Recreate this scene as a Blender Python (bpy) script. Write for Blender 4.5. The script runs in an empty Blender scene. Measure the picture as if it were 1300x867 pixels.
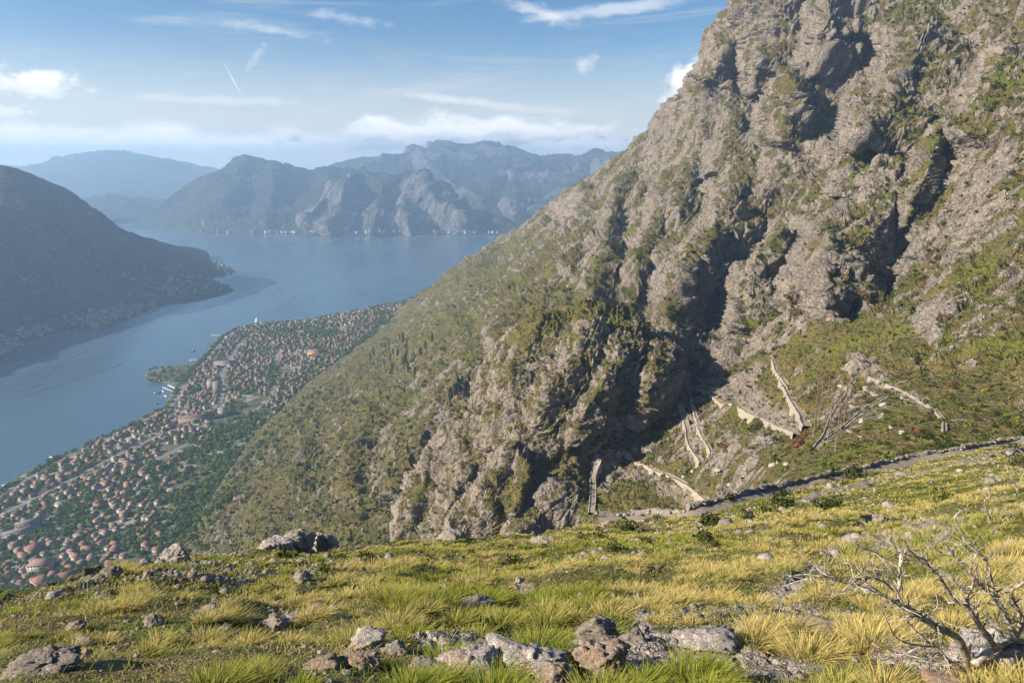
# Bay between mountains seen from an old zigzag mountain path, built object by object.
import bpy, math, random
import numpy as np
from mathutils import Vector
random.seed(7)
RNG = np.random.default_rng(11)
F32 = np.float32
scene = bpy.context.scene
COL = scene.collection
QUAL = 1.0            # mesh density

# ------------------------------------------------------------------ camera model
FPX, CX, CY, PITCH, HC = 870.0, 650.0, 433.5, math.radians(14.5), 450.0
CP, SP = math.cos(PITCH), math.sin(PITCH)
def ray(u, v):
    a = (np.asarray(u, float) - CX) / FPX
    b = (CY - np.asarray(v, float)) / FPX
    return a, CP + b * SP, -SP + b * CP          # x, y, z of a ray with unit axial length
def at(u, v, Y):
    """world point seen at photo pixel (u, v) at horizontal forward distance Y"""
    dx, dy, dz = ray(u, v)
    k = np.asarray(Y, float) / dy
    return np.stack([dx * k, dy * k, HC + dz * k], -1)
def at_z(u, v, z=0.0):
    dx, dy, dz = ray(u, v)
    k = (z - HC) / dz
    return np.stack([dx * k, dy * k, HC + dz * k], -1)
def Yz(u, v, z=0.0):
    return float(at_z(u, v, z)[1])

# ------------------------------------------------------------------ noise
_T = 64
_tab = np.random.default_rng(3).random((_T, _T, _T)).astype(F32) * 2 - 1
def vnoise(p):
    p = np.asarray(p, F32)
    i = np.floor(p).astype(np.int32)
    f = p - i
    f = f * f * f * (f * (f * 6 - 15) + 10)
    i &= _T - 1
    j = (i + 1) & (_T - 1)
    x0, y0, z0 = i[..., 0], i[..., 1], i[..., 2]
    x1, y1, z1 = j[..., 0], j[..., 1], j[..., 2]
    fx, fy, fz = f[..., 0], f[..., 1], f[..., 2]
    a = _tab[x0, y0, z0] * (1 - fx) + _tab[x1, y0, z0] * fx
    b = _tab[x0, y1, z0] * (1 - fx) + _tab[x1, y1, z0] * fx
    c = _tab[x0, y0, z1] * (1 - fx) + _tab[x1, y0, z1] * fx
    d = _tab[x0, y1, z1] * (1 - fx) + _tab[x1, y1, z1] * fx
    return (a * (1 - fy) + b * fy) * (1 - fz) + (c * (1 - fy) + d * fy) * fz
_ROT = np.array([[0.0, 0.8, 0.6], [-0.8, 0.36, -0.48], [-0.6, -0.48, 0.64]], F32)
def fbm(p, oct=4, lac=2.05, gain=0.5):
    s, a = 0, 1.0
    p = np.asarray(p, F32)
    for _ in range(oct):
        s = s + a * vnoise(p)
        a *= gain
        p = (p @ _ROT.T) * lac + 7.3
    return s
def worley(p):
    """distance to nearest / second nearest feature point, and a cell id value"""
    p = np.asarray(p, F32)
    sh = p.shape[:-1]
    p = p.reshape(-1, 3)
    ip = np.floor(p).astype(np.int32)
    f1 = np.full(len(p), 9.0, F32); f2 = f1.copy(); cid = np.zeros(len(p), F32)
    for dx in (-1, 0, 1):
        for dy in (-1, 0, 1):
            for dz in (-1, 0, 1):
                c = (ip + np.array([dx, dy, dz], np.int32))
                m = c & (_T - 1)
                hx = _tab[m[:, 0], m[:, 1], m[:, 2]] * .5 + .5
                hy = _tab[m[:, 1], m[:, 2], m[:, 0] ^ 21] * .5 + .5
                hz = _tab[m[:, 2] ^ 37, m[:, 0], m[:, 1]] * .5 + .5
                d = np.sqrt((c[:, 0] + hx - p[:, 0]) ** 2 + (c[:, 1] + hy - p[:, 1]) ** 2 + (c[:, 2] + hz - p[:, 2]) ** 2)
                nearer = d < f1
                f2 = np.where(nearer, f1, np.minimum(f2, d))
                cid = np.where(nearer, hx, cid)
                f1 = np.where(nearer, d, f1)
    return f1.reshape(sh), f2.reshape(sh), cid.reshape(sh)
def facets(p):
    """broken angular blocks: every cell is a randomly tilted plane with its own level"""
    p = np.asarray(p, F32); sh = p.shape[:-1]; p = p.reshape(-1, 3)
    ip = np.floor(p).astype(np.int32)
    f1 = np.full(len(p), 9.0, F32); f2 = f1.copy(); h = np.zeros(len(p), F32)
    for dx in (-1, 0, 1):
        for dy in (-1, 0, 1):
            for dz in (-1, 0, 1):
                c = (ip + np.array([dx, dy, dz], np.int32)); m = c & (_T - 1)
                a = _tab[m[:, 0], m[:, 1], m[:, 2]]; b = _tab[m[:, 1], m[:, 2], m[:, 0] ^ 21]; e = _tab[m[:, 2] ^ 37, m[:, 0], m[:, 1]]
                ox = p[:, 0] - c[:, 0] - a * .5 - .5; oy = p[:, 1] - c[:, 1] - b * .5 - .5; oz = p[:, 2] - c[:, 2] - e * .5 - .5
                d = np.sqrt(ox * ox + oy * oy + oz * oz)
                nearer = d < f1
                f2 = np.where(nearer, f1, np.minimum(f2, d))
                lv = _tab[m[:, 0] ^ 11, m[:, 2], m[:, 1] ^ 5]
                h = np.where(nearer, (ox * b + oy * e + oz * a) * 1.3 + lv * .45, h)
                f1 = np.where(nearer, d, f1)
    return (h - .5 * sstep(.10, 0, f2 - f1)).reshape(sh)
def sstep(a, b, x):
    t = np.clip((x - a) / (b - a), 0, 1)
    return t * t * (3 - 2 * t)
def interp(pts, u):
    pts = sorted(pts)
    return np.interp(u, [p[0] for p in pts], [p[1] for p in pts])
def tps(ctrl, scale=100.0, lam=1e-3):
    c = np.array([(a, b) for a, b, _ in ctrl], float) / scale
    y = np.array([w for _, _, w in ctrl], float)
    n = len(c)
    def U(r2):
        return np.where(r2 > 1e-12, r2 * np.log(np.maximum(r2, 1e-12)), 0)
    K = U(((c[:, None] - c[None]) ** 2).sum(-1)) + lam * np.eye(n)
    P = np.hstack([np.ones((n, 1)), c])
    A = np.block([[K, P], [P.T, np.zeros((3, 3))]])
    w = np.linalg.solve(A, np.concatenate([y, np.zeros(3)]))
    def f(u, v):
        s = np.asarray(u, float) / scale
        t = np.asarray(v, float) / scale
        out = w[n] + w[n + 1] * s + w[n + 2] * t
        for i in range(n):
            out = out + w[i] * U((s - c[i, 0]) ** 2 + (t - c[i, 1]) ** 2)
        return out
    return f
def seg_dist(u, v, line):
    """distance to a polyline and side (+ = right hand when walking along it)"""
    best = np.full(np.shape(u), 1e9); side = np.zeros(np.shape(u)); tt = np.zeros(np.shape(u))
    n = len(line) - 1
    for i in range(n):
        ax, ay = line[i]; bx, by = line[i + 1]
        ex, ey = bx - ax, by - ay
        L2 = ex * ex + ey * ey
        t = np.clip(((u - ax) * ex + (v - ay) * ey) / L2, 0, 1)
        dx, dy = u - ax - t * ex, v - ay - t * ey
        d = np.hypot(dx, dy)
        s = np.sign(ex * dy - ey * dx)
        m = d < best
        best = np.where(m, d, best); side = np.where(m, s, side); tt = np.where(m, (i + t) / n, tt)
    return best, side, tt
def in_poly(u, v, poly):
    u = np.asarray(u, float); v = np.asarray(v, float)
    c = np.zeros(u.shape, bool)
    n = len(poly)
    for i in range(n):
        x0, y0 = poly[i]; x1, y1 = poly[(i + 1) % n]
        if y0 == y1: continue
        c ^= ((y0 > v) != (y1 > v)) & (u < (x1 - x0) * (v - y0) / (y1 - y0) + x0)
    return c

# ------------------------------------------------------------------ meshes and tags
def tag(o, label=None, cat=None, group=None, kind=None):
    if label: o['label'] = label
    if cat: o['category'] = cat
    if group: o['group'] = group
    if kind: o['kind'] = kind
    return o
def empty(name, loc=(0, 0, 0)):
    o = bpy.data.objects.new(name, None); COL.objects.link(o); o.location = loc
    o.empty_display_size = 0.3
    return o
def link(name, me, parent=None, mat=None):
    o = bpy.data.objects.new(name, me)
    if mat is not None and not me.materials: me.materials.append(mat)
    COL.objects.link(o)
    if parent is not None: o.parent = parent
    return o
def np_mesh(name, V, quads=None, tris=None, smooth=True, attrs=None, uv=None):
    me = bpy.data.meshes.new(name)
    V = np.ascontiguousarray(V, F32).reshape(-1, 3)
    loops, starts = [], []
    ns = 0
    if quads is not None and len(quads):
        q = np.asarray(quads, np.int32); loops.append(q.ravel()); starts.append(np.arange(len(q)) * 4); ns = len(q) * 4
    if tris is not None and len(tris):
        t = np.asarray(tris, np.int32); loops.append(t.ravel()); starts.append(ns + np.arange(len(t)) * 3)
    loops = np.concatenate(loops).astype(np.int32); starts = np.concatenate(starts).astype(np.int32)
    me.vertices.add(len(V)); me.vertices.foreach_set('co', V.ravel())
    me.loops.add(len(loops)); me.loops.foreach_set('vertex_index', loops)
    me.polygons.add(len(starts)); me.polygons.foreach_set('loop_start', starts)
    me.update(calc_edges=True)
    if smooth: me.polygons.foreach_set('use_smooth', np.ones(len(starts), bool))
    for k, a in (attrs or {}).items():
        a = np.asarray(a, F32)
        if a.ndim == 1:
            at_ = me.attributes.new(k, 'FLOAT', 'POINT'); at_.data.foreach_set('value', a.ravel())
        else:
            at_ = me.attributes.new(k, 'FLOAT_COLOR', 'POINT')
            c = np.ones((len(a), 4), F32); c[:, :3] = a; at_.data.foreach_set('color', c.ravel())
    return me
def grid_quads(nr, nc, mask=None):
    i = np.arange(nr * nc).reshape(nr, nc)
    q = np.stack([i[:-1, :-1], i[:-1, 1:], i[1:, 1:], i[1:, :-1]], -1)
    if mask is not None: q = q[mask]
    return q.reshape(-1, 4)
def grid_normals(P):
    du = np.gradient(P, axis=1); dv = np.gradient(P, axis=0)
    n = np.cross(du, dv)
    n /= np.linalg.norm(n, axis=-1, keepdims=True) + 1e-9
    return n
def blur(a, k):
    """box blur by k cells on both axes"""
    for ax in (0, 1):
        c = np.cumsum(np.concatenate([np.repeat(np.take(a, [0], ax), k + 1, ax), a, np.repeat(np.take(a, [-1], ax), k, ax)], ax), axis=ax)
        n = a.shape[ax]
        hi = np.take(c, np.arange(2 * k + 1, 2 * k + 1 + n), ax); lo = np.take(c, np.arange(0, n), ax)
        a = (hi - lo) / (2 * k + 1)
    return a
class Patch:
    """A relief surface: rows climb from the lower edge to its skyline, then fold over and fall away behind."""
    def __init__(s, u0, u1, nu, nv, bottom, top, lnY, back, creases=(), warp=None):
        s.us = np.linspace(u0, u1, nu); s.nv = nv
        s.bot = interp(bottom, s.us); s.top = interp(top, s.us)
        t = np.linspace(0, 1, nv)[:, None]
        s.V = s.bot[None] + (s.top - s.bot)[None] * t
        s.U = np.broadcast_to(s.us[None], s.V.shape)
        L = lnY(s.U, s.V)
        L = L + crease_sum(s.U, s.V, creases)
        s.P = at(s.U, s.V, np.exp(L))
        # fold over the skyline
        c = s.P[-1]
        rows = []
        for fwd, down in back:
            r = c.copy(); r[:, 1] += fwd; r[:, 2] -= down; r[:, 0] *= (1 + fwd / np.maximum(c[:, 1], 1) * 0.9)
            rows.append(r)
        s.P = np.concatenate([s.P, np.array(rows)], 0)
        s.U = np.concatenate([s.U, np.repeat(s.us[None], len(rows), 0)], 0)
        s.V = np.concatenate([s.V, np.repeat(s.top[None], len(rows), 0)], 0)
    def normals(s, k=0):
        P = blur(s.P, k) if k else s.P
        n = grid_normals(P)
        view = s.P - np.array([0, 0, HC])
        flip = (n[:s.nv] * view[:s.nv]).sum() > 0
        return -n if flip else n
    def idx(s, u, v):
        """grid cell seen at pixel (u, v)"""
        j = np.clip(np.round((np.asarray(u, float) - s.us[0]) / (s.us[1] - s.us[0])).astype(int), 0, len(s.us) - 1)
        t = (np.asarray(v, float) - s.bot[j]) / (s.top[j] - s.bot[j])
        i = np.clip(np.round(t * (s.nv - 1)).astype(int), 0, s.nv - 1)
        return i, j
    def point(s, u, v):
        i, j = s.idx(u, v)
        return s.P[i, j]
    def mesh(s, name, attrs=None):
        nr, nc = s.P.shape[:2]
        q = grid_quads(nr, nc)
        n = grid_normals(s.P); view = s.P - np.array([0, 0, HC])
        if (n[:s.nv] * view[:s.nv]).sum() < 0: q = q[:, ::-1]
        q = q[:, ::-1] if False else q
        return np_mesh(name, s.P, quads=q, attrs={k: np.asarray(a).ravel() for k, a in (attrs or {}).items()})
def crease_sum(U, V, creases):
    out = 0
    for line, amp, wl, wr in creases:
        line = [tuple(p) for p in line]
        us = [p[0] for p in line]; vs = [p[1] for p in line]
        R = 3 * max(wl, wr) + 10
        m = (U > min(us) - R) & (U < max(us) + R) & (V > min(vs) - R) & (V < max(vs) + R)
        if not m.any(): continue
        u = U[m] + 8 * fbm(np.stack([U[m] / 40, V[m] / 95, 0 * U[m] + 3.3], -1), 2)
        v = V[m] + 8 * fbm(np.stack([U[m] / 40, V[m] / 95, 0 * U[m] + 9.1], -1), 2)
        d, side, t = seg_dist(u, v, line)
        ends = sstep(0, .12, t) * sstep(1, .88, t)
        near = np.exp(-(d / wl) ** 1.3)
        far = np.where(d < wr, 1 - 1.55 * (d / wr), -.55 * np.exp(-((d - wr) / (1.6 * wr)) ** 2))
        o = np.zeros(U.shape); o[m] = -amp * np.where(side < 0, near, far) * ends
        out = out + o
    return out
SUN_EL, SUN_AZ, SUN_STR, SKY_STR, EXPOSURE, HAZE = math.radians(28), math.radians(-15), 5.0, .055, 1.15, 1.15e-4
# ------------------------------------------------------------------ node helpers
def new_mat(name):
    m = bpy.data.materials.new(name); m.use_nodes = True
    nt = m.node_tree; nt.nodes.clear()
    return m, nt
class N:
    def __init__(s, nt): s.nt = nt
    def __call__(s, typ, ins=None, **props):
        n = s.nt.nodes.new(typ)
        for k, v in props.items(): setattr(n, k, v)
        for k, v in (ins or {}).items():
            sock = n.inputs[k]
            if isinstance(v, bpy.types.NodeSocket): s.nt.links.new(v, sock)
            else: sock.default_value = v
        return n
    def math(s, op, a, b=0.0, c=None, clamp=False):
        n = s.nt.nodes.new('ShaderNodeMath'); n.operation = op; n.use_clamp = clamp
        for i, x in enumerate((a, b) if c is None else (a, b, c)):
            if isinstance(x, bpy.types.NodeSocket): s.nt.links.new(x, n.inputs[i])
            else: n.inputs[i].default_value = x
        return n.outputs[0]
    def vmath(s, op, a, b=None):
        n = s.nt.nodes.new('ShaderNodeVectorMath'); n.operation = op
        for i, x in enumerate((a, b)):
            if x is None: continue
            if isinstance(x, bpy.types.NodeSocket): s.nt.links.new(x, n.inputs[i])
            else: n.inputs[i].default_value = x
        return n.outputs[1] if op in ('LENGTH', 'DOT_PRODUCT', 'DISTANCE') else n.outputs[0]
    def noise(s, vec, scale, detail=4, rough=.55, dist=0.0, color=False):
        n = s('ShaderNodeTexNoise', {'Scale': scale, 'Detail': detail, 'Roughness': rough, 'Distortion': dist})
        if vec is not None: s.nt.links.new(vec, n.inputs['Vector'])
        return n.outputs['Color' if color else 'Fac']
    def ramp(s, fac, lo, hi):
        n = s('ShaderNodeMapRange', {'Value': fac, 'From Min': lo, 'From Max': hi}); n.interpolation_type = 'SMOOTHSTEP'
        return n.outputs[0]
    def mix(s, fac, a, b, mode='MIX'):
        n = s.nt.nodes.new('ShaderNodeMix'); n.data_type = 'RGBA'; n.blend_type = mode
        for sock, x in ((n.inputs[0], fac), (n.inputs[6], a), (n.inputs[7], b)):
            if isinstance(x, bpy.types.NodeSocket): s.nt.links.new(x, sock)
            else: sock.default_value = x if not isinstance(x, tuple) else tuple(x) + ((1.0,) if len(x) == 3 else ())
        return n.outputs[2]
    def attr(s, name, out='Fac'):
        return s('ShaderNodeAttribute', attribute_name=name).outputs[out]
    def pos(s): return s('ShaderNodeNewGeometry').outputs['Position']
    def out(s, shader, disp=None):
        o = s.nt.nodes.new('ShaderNodeOutputMaterial'); s.nt.links.new(shader, o.inputs[0])
    def bsdf(s, color, rough=.9, normal=None, spec=.2, **kw):
        n = s('ShaderNodeBsdfPrincipled', {'Base Color': color, 'Roughness': rough, 'Specular IOR Level': spec, **kw})
        if normal is not None: s.nt.links.new(normal, n.inputs['Normal'])
        return n.outputs[0]
    def bump(s, h, strength=.5, dist=1.0, normal=None):
        n = s('ShaderNodeBump', {'Height': h, 'Strength': strength, 'Distance': dist})
        if normal is not None: s.nt.links.new(normal, n.inputs['Normal'])
        return n.outputs[0]

def terrain_mat(name, size, rock, rock2, veg, vegs, scree=(.29, .245, .21), bump=1.0, dirt=(.2, .155, .11)):
    """rock and scrub; size = metres of the small rock blocks; vegs = (olive, straw, bright)"""
    m, nt = new_mat(name); n = N(nt)
    p = n.pos()
    q = n.vmath('MULTIPLY', p, (1, 1, 1))
    nz = n('ShaderNodeSeparateXYZ', {0: n('ShaderNodeNewGeometry').outputs['Normal']}).outputs[2]
    vegm = n.attr('veg')
    n1 = n.noise(q, 1 / (size * 14), 6, .62)
    n2 = n.noise(q, 1 / (size * 2.2), 5, .65)
    n3 = n.noise(q, 1 / (size * .5), 3, .6)
    f = n.math('ADD', vegm, n.math('MULTIPLY', n.math('SUBTRACT', n2, .5), 1.5))
    f = n.math('ADD', f, n.math('MULTIPLY', n.math('SUBTRACT', n3, .5), .7))
    f = n.ramp(f, .40, .62)
    # rock
    vor = n('ShaderNodeTexVoronoi', {'Scale': 1 / size, 'Vector': n.vmath('ADD', q, n.vmath('SCALE', n.noise(q, 1 / size, 2, color=True)))}, feature='DISTANCE_TO_EDGE')
    cell = n('ShaderNodeTexVoronoi', {'Scale': 1 / (size * 1.4), 'Vector': q})
    rc = n.mix(n.ramp(n1, .35, .65), rock, rock2)
    rc = n.mix(n.ramp(n3, .35, .72), rc, tuple(min(1, c * 1.35) for c in rock))
    rc = n.mix(n.math('MULTIPLY', n.ramp(n2, .5, .7), .5), rc, tuple(c * .55 for c in rock2))
    crack = n.ramp(vor.outputs['Distance'], .0, .07)
    rc = n.mix(n.math('MULTIPLY', n.math('SUBTRACT', 1, crack), .45), rc, tuple(c * .35 for c in rock))
    stain = n.noise(n.vmath('MULTIPLY', q, (1, 1, .14)), 1 / (size * 1.1), 5, .6)
    rc = n.mix(n.math('MULTIPLY', n.ramp(stain, .52, .66), .6), rc, tuple(c * .38 for c in rock2))
    rc = n.mix(n.math('MULTIPLY', n.ramp(n.noise(n.vmath('ADD', q, (55, 5, 9)), 1 / (size * 3.5), 5, .7), .56, .66), .45), rc, tuple(min(1, c * k) for c, k in zip(rock, (1.5, 1.42, 1.3))))
    sc = n.attr('scree')
    scc = n.mix(n.ramp(n3, .3, .7), scree, tuple(c * .72 for c in scree))
    rc = n.mix(n.math('MULTIPLY', sc, 1.0), rc, scc)
    # vegetation
    vn = n.noise(q, 1 / (size * 5), 5, .65)
    vn2 = n.noise(q, 1 / (size * 1.0), 4, .7)
    vc = n.mix(n.ramp(vn, .38, .62), vegs[0], vegs[1])
    vc = n.mix(n.ramp(n.noise(n.vmath('ADD', q, (31, 7, 5)), 1 / (size * 9), 4, .6), .5, .66), vc, vegs[2])
    vc = n.mix(n.math('MULTIPLY', n.ramp(vn2, .5, .7), .75), vc, tuple(c * .42 for c in vegs[0]))
    vc = n.mix(n.math('MULTIPLY', n.ramp(vn2, .46, .28), .5), vc, dirt)
    col = n.mix(n.math('MULTIPLY', f, n.math('SUBTRACT', 1, sc)), rc, vc)
    h = n.math('ADD', n.math('MULTIPLY', n2, size * 1.5), n.math('MULTIPLY', n3, size * .5))
    h = n.math('ADD', h, n.math('MULTIPLY', n.math('MINIMUM', vor.outputs['Distance'], .12), size * 1.4))
    h = n.math('ADD', h, n.math('MULTIPLY', n.math('MULTIPLY', vn2, f), size * .5))
    nor = n.bump(h, .9 * bump, 1.0)
    n.out(n.bsdf(col, .92, nor, .15))
    return m

OLIVE, STRAW, LIME = (.085, .085, .024), (.175, .145, .05), (.13, .15, .022)
M_MOUNT = terrain_mat('mountain_rock_and_scrub', 3.2, (.212, .184, .152), (.140, .126, .110), 0, (OLIVE, (.15, .12, .045), (.115, .125, .024)))
M_KNOLL = terrain_mat('knoll_rock_and_scrub', 1.7, (.265, .226, .183), (.18, .157, .132), 0, (OLIVE, STRAW, LIME))
M_FORE = terrain_mat('hillside_soil_and_grass', .22, (.33, .29, .25), (.25, .22, .19), 0, ((.085, .09, .03), (.2, .165, .07), (.11, .14, .03)), bump=.8)
M_FAR = terrain_mat('far_forest_and_rock', 30, (.125, .12, .113), (.09, .09, .085), 0, ((.02, .034, .02), (.032, .042, .024), (.035, .05, .022)), bump=.9)  # forest greens darkened to stand in for shade on the peninsula mountain

def simple(name, color, rough=.8, var=.25, scale=1.0, spec=.2, bump=0.0, color2=None, obj=False):
    m, nt = new_mat(name); n = N(nt)
    p = n('ShaderNodeTexCoord').outputs['Object'] if obj else n.pos()
    a = n.noise(p, scale, 5, .6)
    c = n.mix(n.ramp(a, .3, .7), tuple(x * (1 - var) for x in color), color2 or tuple(min(1, x * (1 + var)) for x in color))
    nor = n.bump(a, bump, 1.0 / scale) if bump else None
    n.out(n.bsdf(c, rough, nor, spec))
    return m
# ------------------------------------------------------------------ main mountain
M_TOP = [(60, 900), (100, 850), (160, 770), (200, 725), (230, 690), (262, 640), (290, 600), (330, 545), (400, 480), (455, 437), (490, 408),
         (505, 393), (560, 355), (600, 328), (640, 300), (665, 283), (690, 265), (740, 228), (770, 212), (800, 190), (825, 160), (850, 130), (872, 108),
         (885, 92), (895, 78), (903, 50), (915, 30), (945, -2), (985, -45), (1040, -70), (1300, -75), (1500, -75)]
M_BOT = [(60, 960), (230, 800), (300, 790), (500, 780), (760, 760), (900, 740), (1000, 720), (1100, 700), (1300, 670), (1500, 640)]
MC = [(100, 850, 540), (160, 770, 598), (230, 690, 716), (330, 545, 1075), (400, 480, 1356), (455, 437, 1650), (505, 393, 2050), (300, 680, 602),
      (450, 550, 749), (400, 700, 453), (500, 700, 380), (600, 700, 327), (700, 700, 287), (640, 450, 691), (560, 455, 858), (500, 500, 847),
      (640, 300, 1960), (560, 355, 1870), (600, 380, 1190), (700, 300, 1300), (740, 228, 1650), (690, 265, 1820), (800, 190, 1500), (850, 130, 1350), (895, 78, 1200),
      (945, 0, 1050), (1100, -160, 900), (1300, -280, 750), (1500, -380, 650), (800, 250, 1120), (850, 250, 950), (850, 400, 570), (900, 300, 720),
      (900, 400, 540), (900, 480, 420), (950, 200, 850), (1000, 300, 570), (1000, 100, 900), (1100, 100, 760), (1100, 200, 600), (1100, 300, 460),
      (1100, 400, 330), (1200, 0, 800), (1200, 200, 480), (1200, 300, 380), (1300, 0, 650), (1300, 100, 500), (1300, 200, 400), (1300, 300, 320),
      (1300, 400, 250), (1300, 500, 180), (1300, 570, 128), (1500, 0, 500), (1500, 300, 240), (1500, 500, 140), (1000, 400, 400), (1000, 480, 320),
      (1000, 560, 220), (1000, 620, 150), (1100, 480, 250), (1100, 560, 165), (1100, 620, 112), (1200, 400, 290), (1200, 500, 200), (1200, 580, 125),
      (800, 480, 480), (700, 500, 560), (600, 600, 450), (755, 600, 330), (860, 500, 408), (860, 600, 300), (900, 650, 240), (800, 680, 240),
      (950, 560, 260), (700, 620, 300), (650, 690, 264), (740, 572, 336), (800, 547, 364), (740, 640, 290), (560, 735, 300), (740, 380, 740), (780, 300, 960), (1300, 670, 70), (1500, 640, 60), (1100, 700, 75), (900, 740, 150), (760, 760, 210)]
fM = tps([(a, b, math.log(c)) for a, b, c in MC], 200.0, 2e-3)
M_CREASE = [
    ([(879, 97), (884, 150), (868, 225), (846, 275), (815, 335), (806, 385)], 0.096, 42, 26),
    ([(960, 225), (905, 300), (866, 343), (856, 395), (853, 440), (866, 480)], 0.163, 34, 30),
    ([(1000, 300), (952, 345), (935, 380), (938, 432)], 0.081, 26, 16),
    ([(1060, 300), (1020, 330), (1002, 380), (1010, 420)], 0.037, 22, 12),
    ([(1040, 285), (1052, 315), (1046, 345), (1062, 410)], 0.148, 40, 26),
    ([(1132, 25), (1143, 70), (1127, 125), (1096, 160), (1090, 190)], 0.126, 46, 30),
    ([(1224, 152), (1185, 195), (1160, 255), (1148, 300)], 0.089, 24, 20),
    ([(1083, 125), (1094, 166), (1080, 215), (1060, 260)], 0.067, 30, 20),
    ([(1010, 115), (990, 135), (984, 190)], 0.074, 34, 24),
    ([(924, 45), (897, 92), (890, 110)], 0.081, 22, 26),
    ([(968, 50), (966, 96), (960, 120)], 0.074, 28, 20),
    ([(1060, 0), (1040, 40), (1030, 80)], 0.059, 28, 18),
    ([(783, 222), (768, 300), (758, 352), (750, 392)], 0.074, 20, 16),
    ([(752, 292), (740, 312), (705, 345), (668, 375), (640, 410), (612, 445)], 0.096, 60, 26),
    ([(690, 245), (650, 330)], 0.015, 30, 14),
    ([(738, 236), (733, 268)], 0.037, 14, 10),
    ([(1230, 160), (1172, 262), (1128, 330), (1118, 395)], -.10, 30, 44),
    ([(560, 500), (520, 560), (490, 640)], 0.074, 50, 22),
    ([(480, 520), (455, 560), (430, 640)], 0.044, 40, 18),
    ([(400, 560), (350, 640), (310, 690)], 0.037, 40, 18),
    ([(640, 560), (600, 620)], 0.059, 30, 20),
    ([(1000, 185), (975, 230), (955, 270)], 0.037, 26, 16),
    ([(930, 150), (915, 200), (905, 250)], 0.037, 26, 16),
    ([(850, 180), (822, 235), (800, 285)], 0.037, 18, 12),
    ([(1280, 60), (1240, 130), (1225, 180)], 0.059, 30, 18),
    ([(1300, 225), (1255, 300), (1215, 360), (1180, 440)], 0.044, 40, 22),
]
nu, nv = int(1180 * QUAL), int(820 * QUAL)
MT = Patch(60, 1500, nu, nv, M_BOT, M_TOP, fM,
           [(4, 1), (12, 5), (30, 18), (60, 48), (110, 110), (200, 230), (330, 420), (500, 760)], M_CREASE)
FALL = np.array([-.78, -.18, -.60]); FALL /= np.linalg.norm(FALL)
def stretch(P, k, d=FALL):
    return P - ((P @ d) * k)[..., None] * d
def rockify(pt, lam, amp, nrm, octs, k=.6, edge=None, blocks=True, seed=0.0, gain=.52, dirn=FALL):
    """ridged displacement along the surface normal; wavelengths lam, lam/2, ..."""
    Q = stretch(pt.P, k, dirn) + 100 + seed
    wv = fbm(Q / (lam * .8), 2)
    Q = Q + (wv * lam * .25)[..., None]
    h = np.zeros(pt.P.shape[:2]); a = amp; w = lam; g = 1.0; octh = []
    cs = blur(np.linalg.norm(np.gradient(pt.P, axis=1), axis=-1), 3) * (1 - .5 * k)
    for i in range(octs):
        r = 1 - 2 * np.abs(vnoise(Q / w + i * 11.7)) ** .8
        fd = np.clip(w / (3 * cs) - .25, 0, 1)
        h += fd * (a * r * (.55 + .45 * np.clip(g, 0, 1.5)) if i else a * r)
        g = .5 + .8 * r
        octh.append(r)
        w *= .5; a *= gain
    if blocks:
        for s_, a_ in ((lam * .8, amp * .62), (lam * .34, amp * .36), (lam * .15, amp * .17)):
            h += a_ * facets(Q / s_) * np.clip(s_ / (1.7 * cs) - .3, 0, 1)
    if edge is not None: h *= edge
    return h, octh
nrm = MT.normals(9)
# keep the foot of the slope, the skyline and the nearest ground calm
rows = np.arange(MT.P.shape[0])[:, None]
dist = MT.P[..., 1]
frontU, frontV = MT.U, MT.V
grass_poly = in_poly(frontU, frontV, [(760, 700), (900, 655), (1010, 545), (1095, 500), (1190, 470), (1300, 490), (1300, 700), (900, 760)])
soft = np.where(grass_poly, .25, 1.0)
slopeL = sstep(620, 400, frontU) * sstep(330, 420, frontV)   # gentler vegetated flank on the left
soft = soft * (1 - .15 * slopeL)
soft = blur(soft, 10)
scaleD = np.clip(dist / 700, .25, 1.25)
foot = sstep(0, 60, np.hypot(0, MT.P[..., 2] - 14) )
edge = soft * (.25 + .75 * foot)
h1, o1 = rockify(MT, 75, 7.5, nrm, 4, .72, None, True, gain=.5)
h2, o2 = rockify(MT, 13, 2.5, nrm, 4, .35, None, True, 40., gain=.6)
PLUMB = np.array([-.25, -.1, -.96]); PLUMB /= np.linalg.norm(PLUMB)
h3, o3 = rockify(MT, 36, 5.6, nrm, 4, .80, None, True, 77., gain=.6, dirn=PLUMB)
steep = sstep(.75, .45, nrm[..., 2])
h2 = h2 + h3 * (.45 + .55 * steep) * (1 - .45 * np.maximum(slopeL, sstep(800, 640, frontU) * sstep(230, 330, frontV)))
h = (h1 * np.clip(scaleD, .3, 1.2) + h2 * np.clip(scaleD * 1.2, .5, 1.2)) * edge
MT.P = MT.P + nrm * h[..., None]
n0 = MT.normals(3); n1 = MT.normals(1)
def gauss_poly(U, V, poly, soft_px=6):
    d = in_poly(U + 6 * vnoise(np.stack([U / 9, V / 9, 0 * U], -1)), V + 6 * vnoise(np.stack([U / 9, V / 9, 0 * U + 5], -1)), poly).astype(float)
    return d
lowfreq = fbm(MT.P / 60, 3)
conc = (blur(h2, 4) - h2)                       # hollows hold soil
veg = .575 + .80 * (n0[..., 2] - .56) + .22 * lowfreq + .12 * conc - .07 * h2
veg += .13 * slopeL
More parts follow.
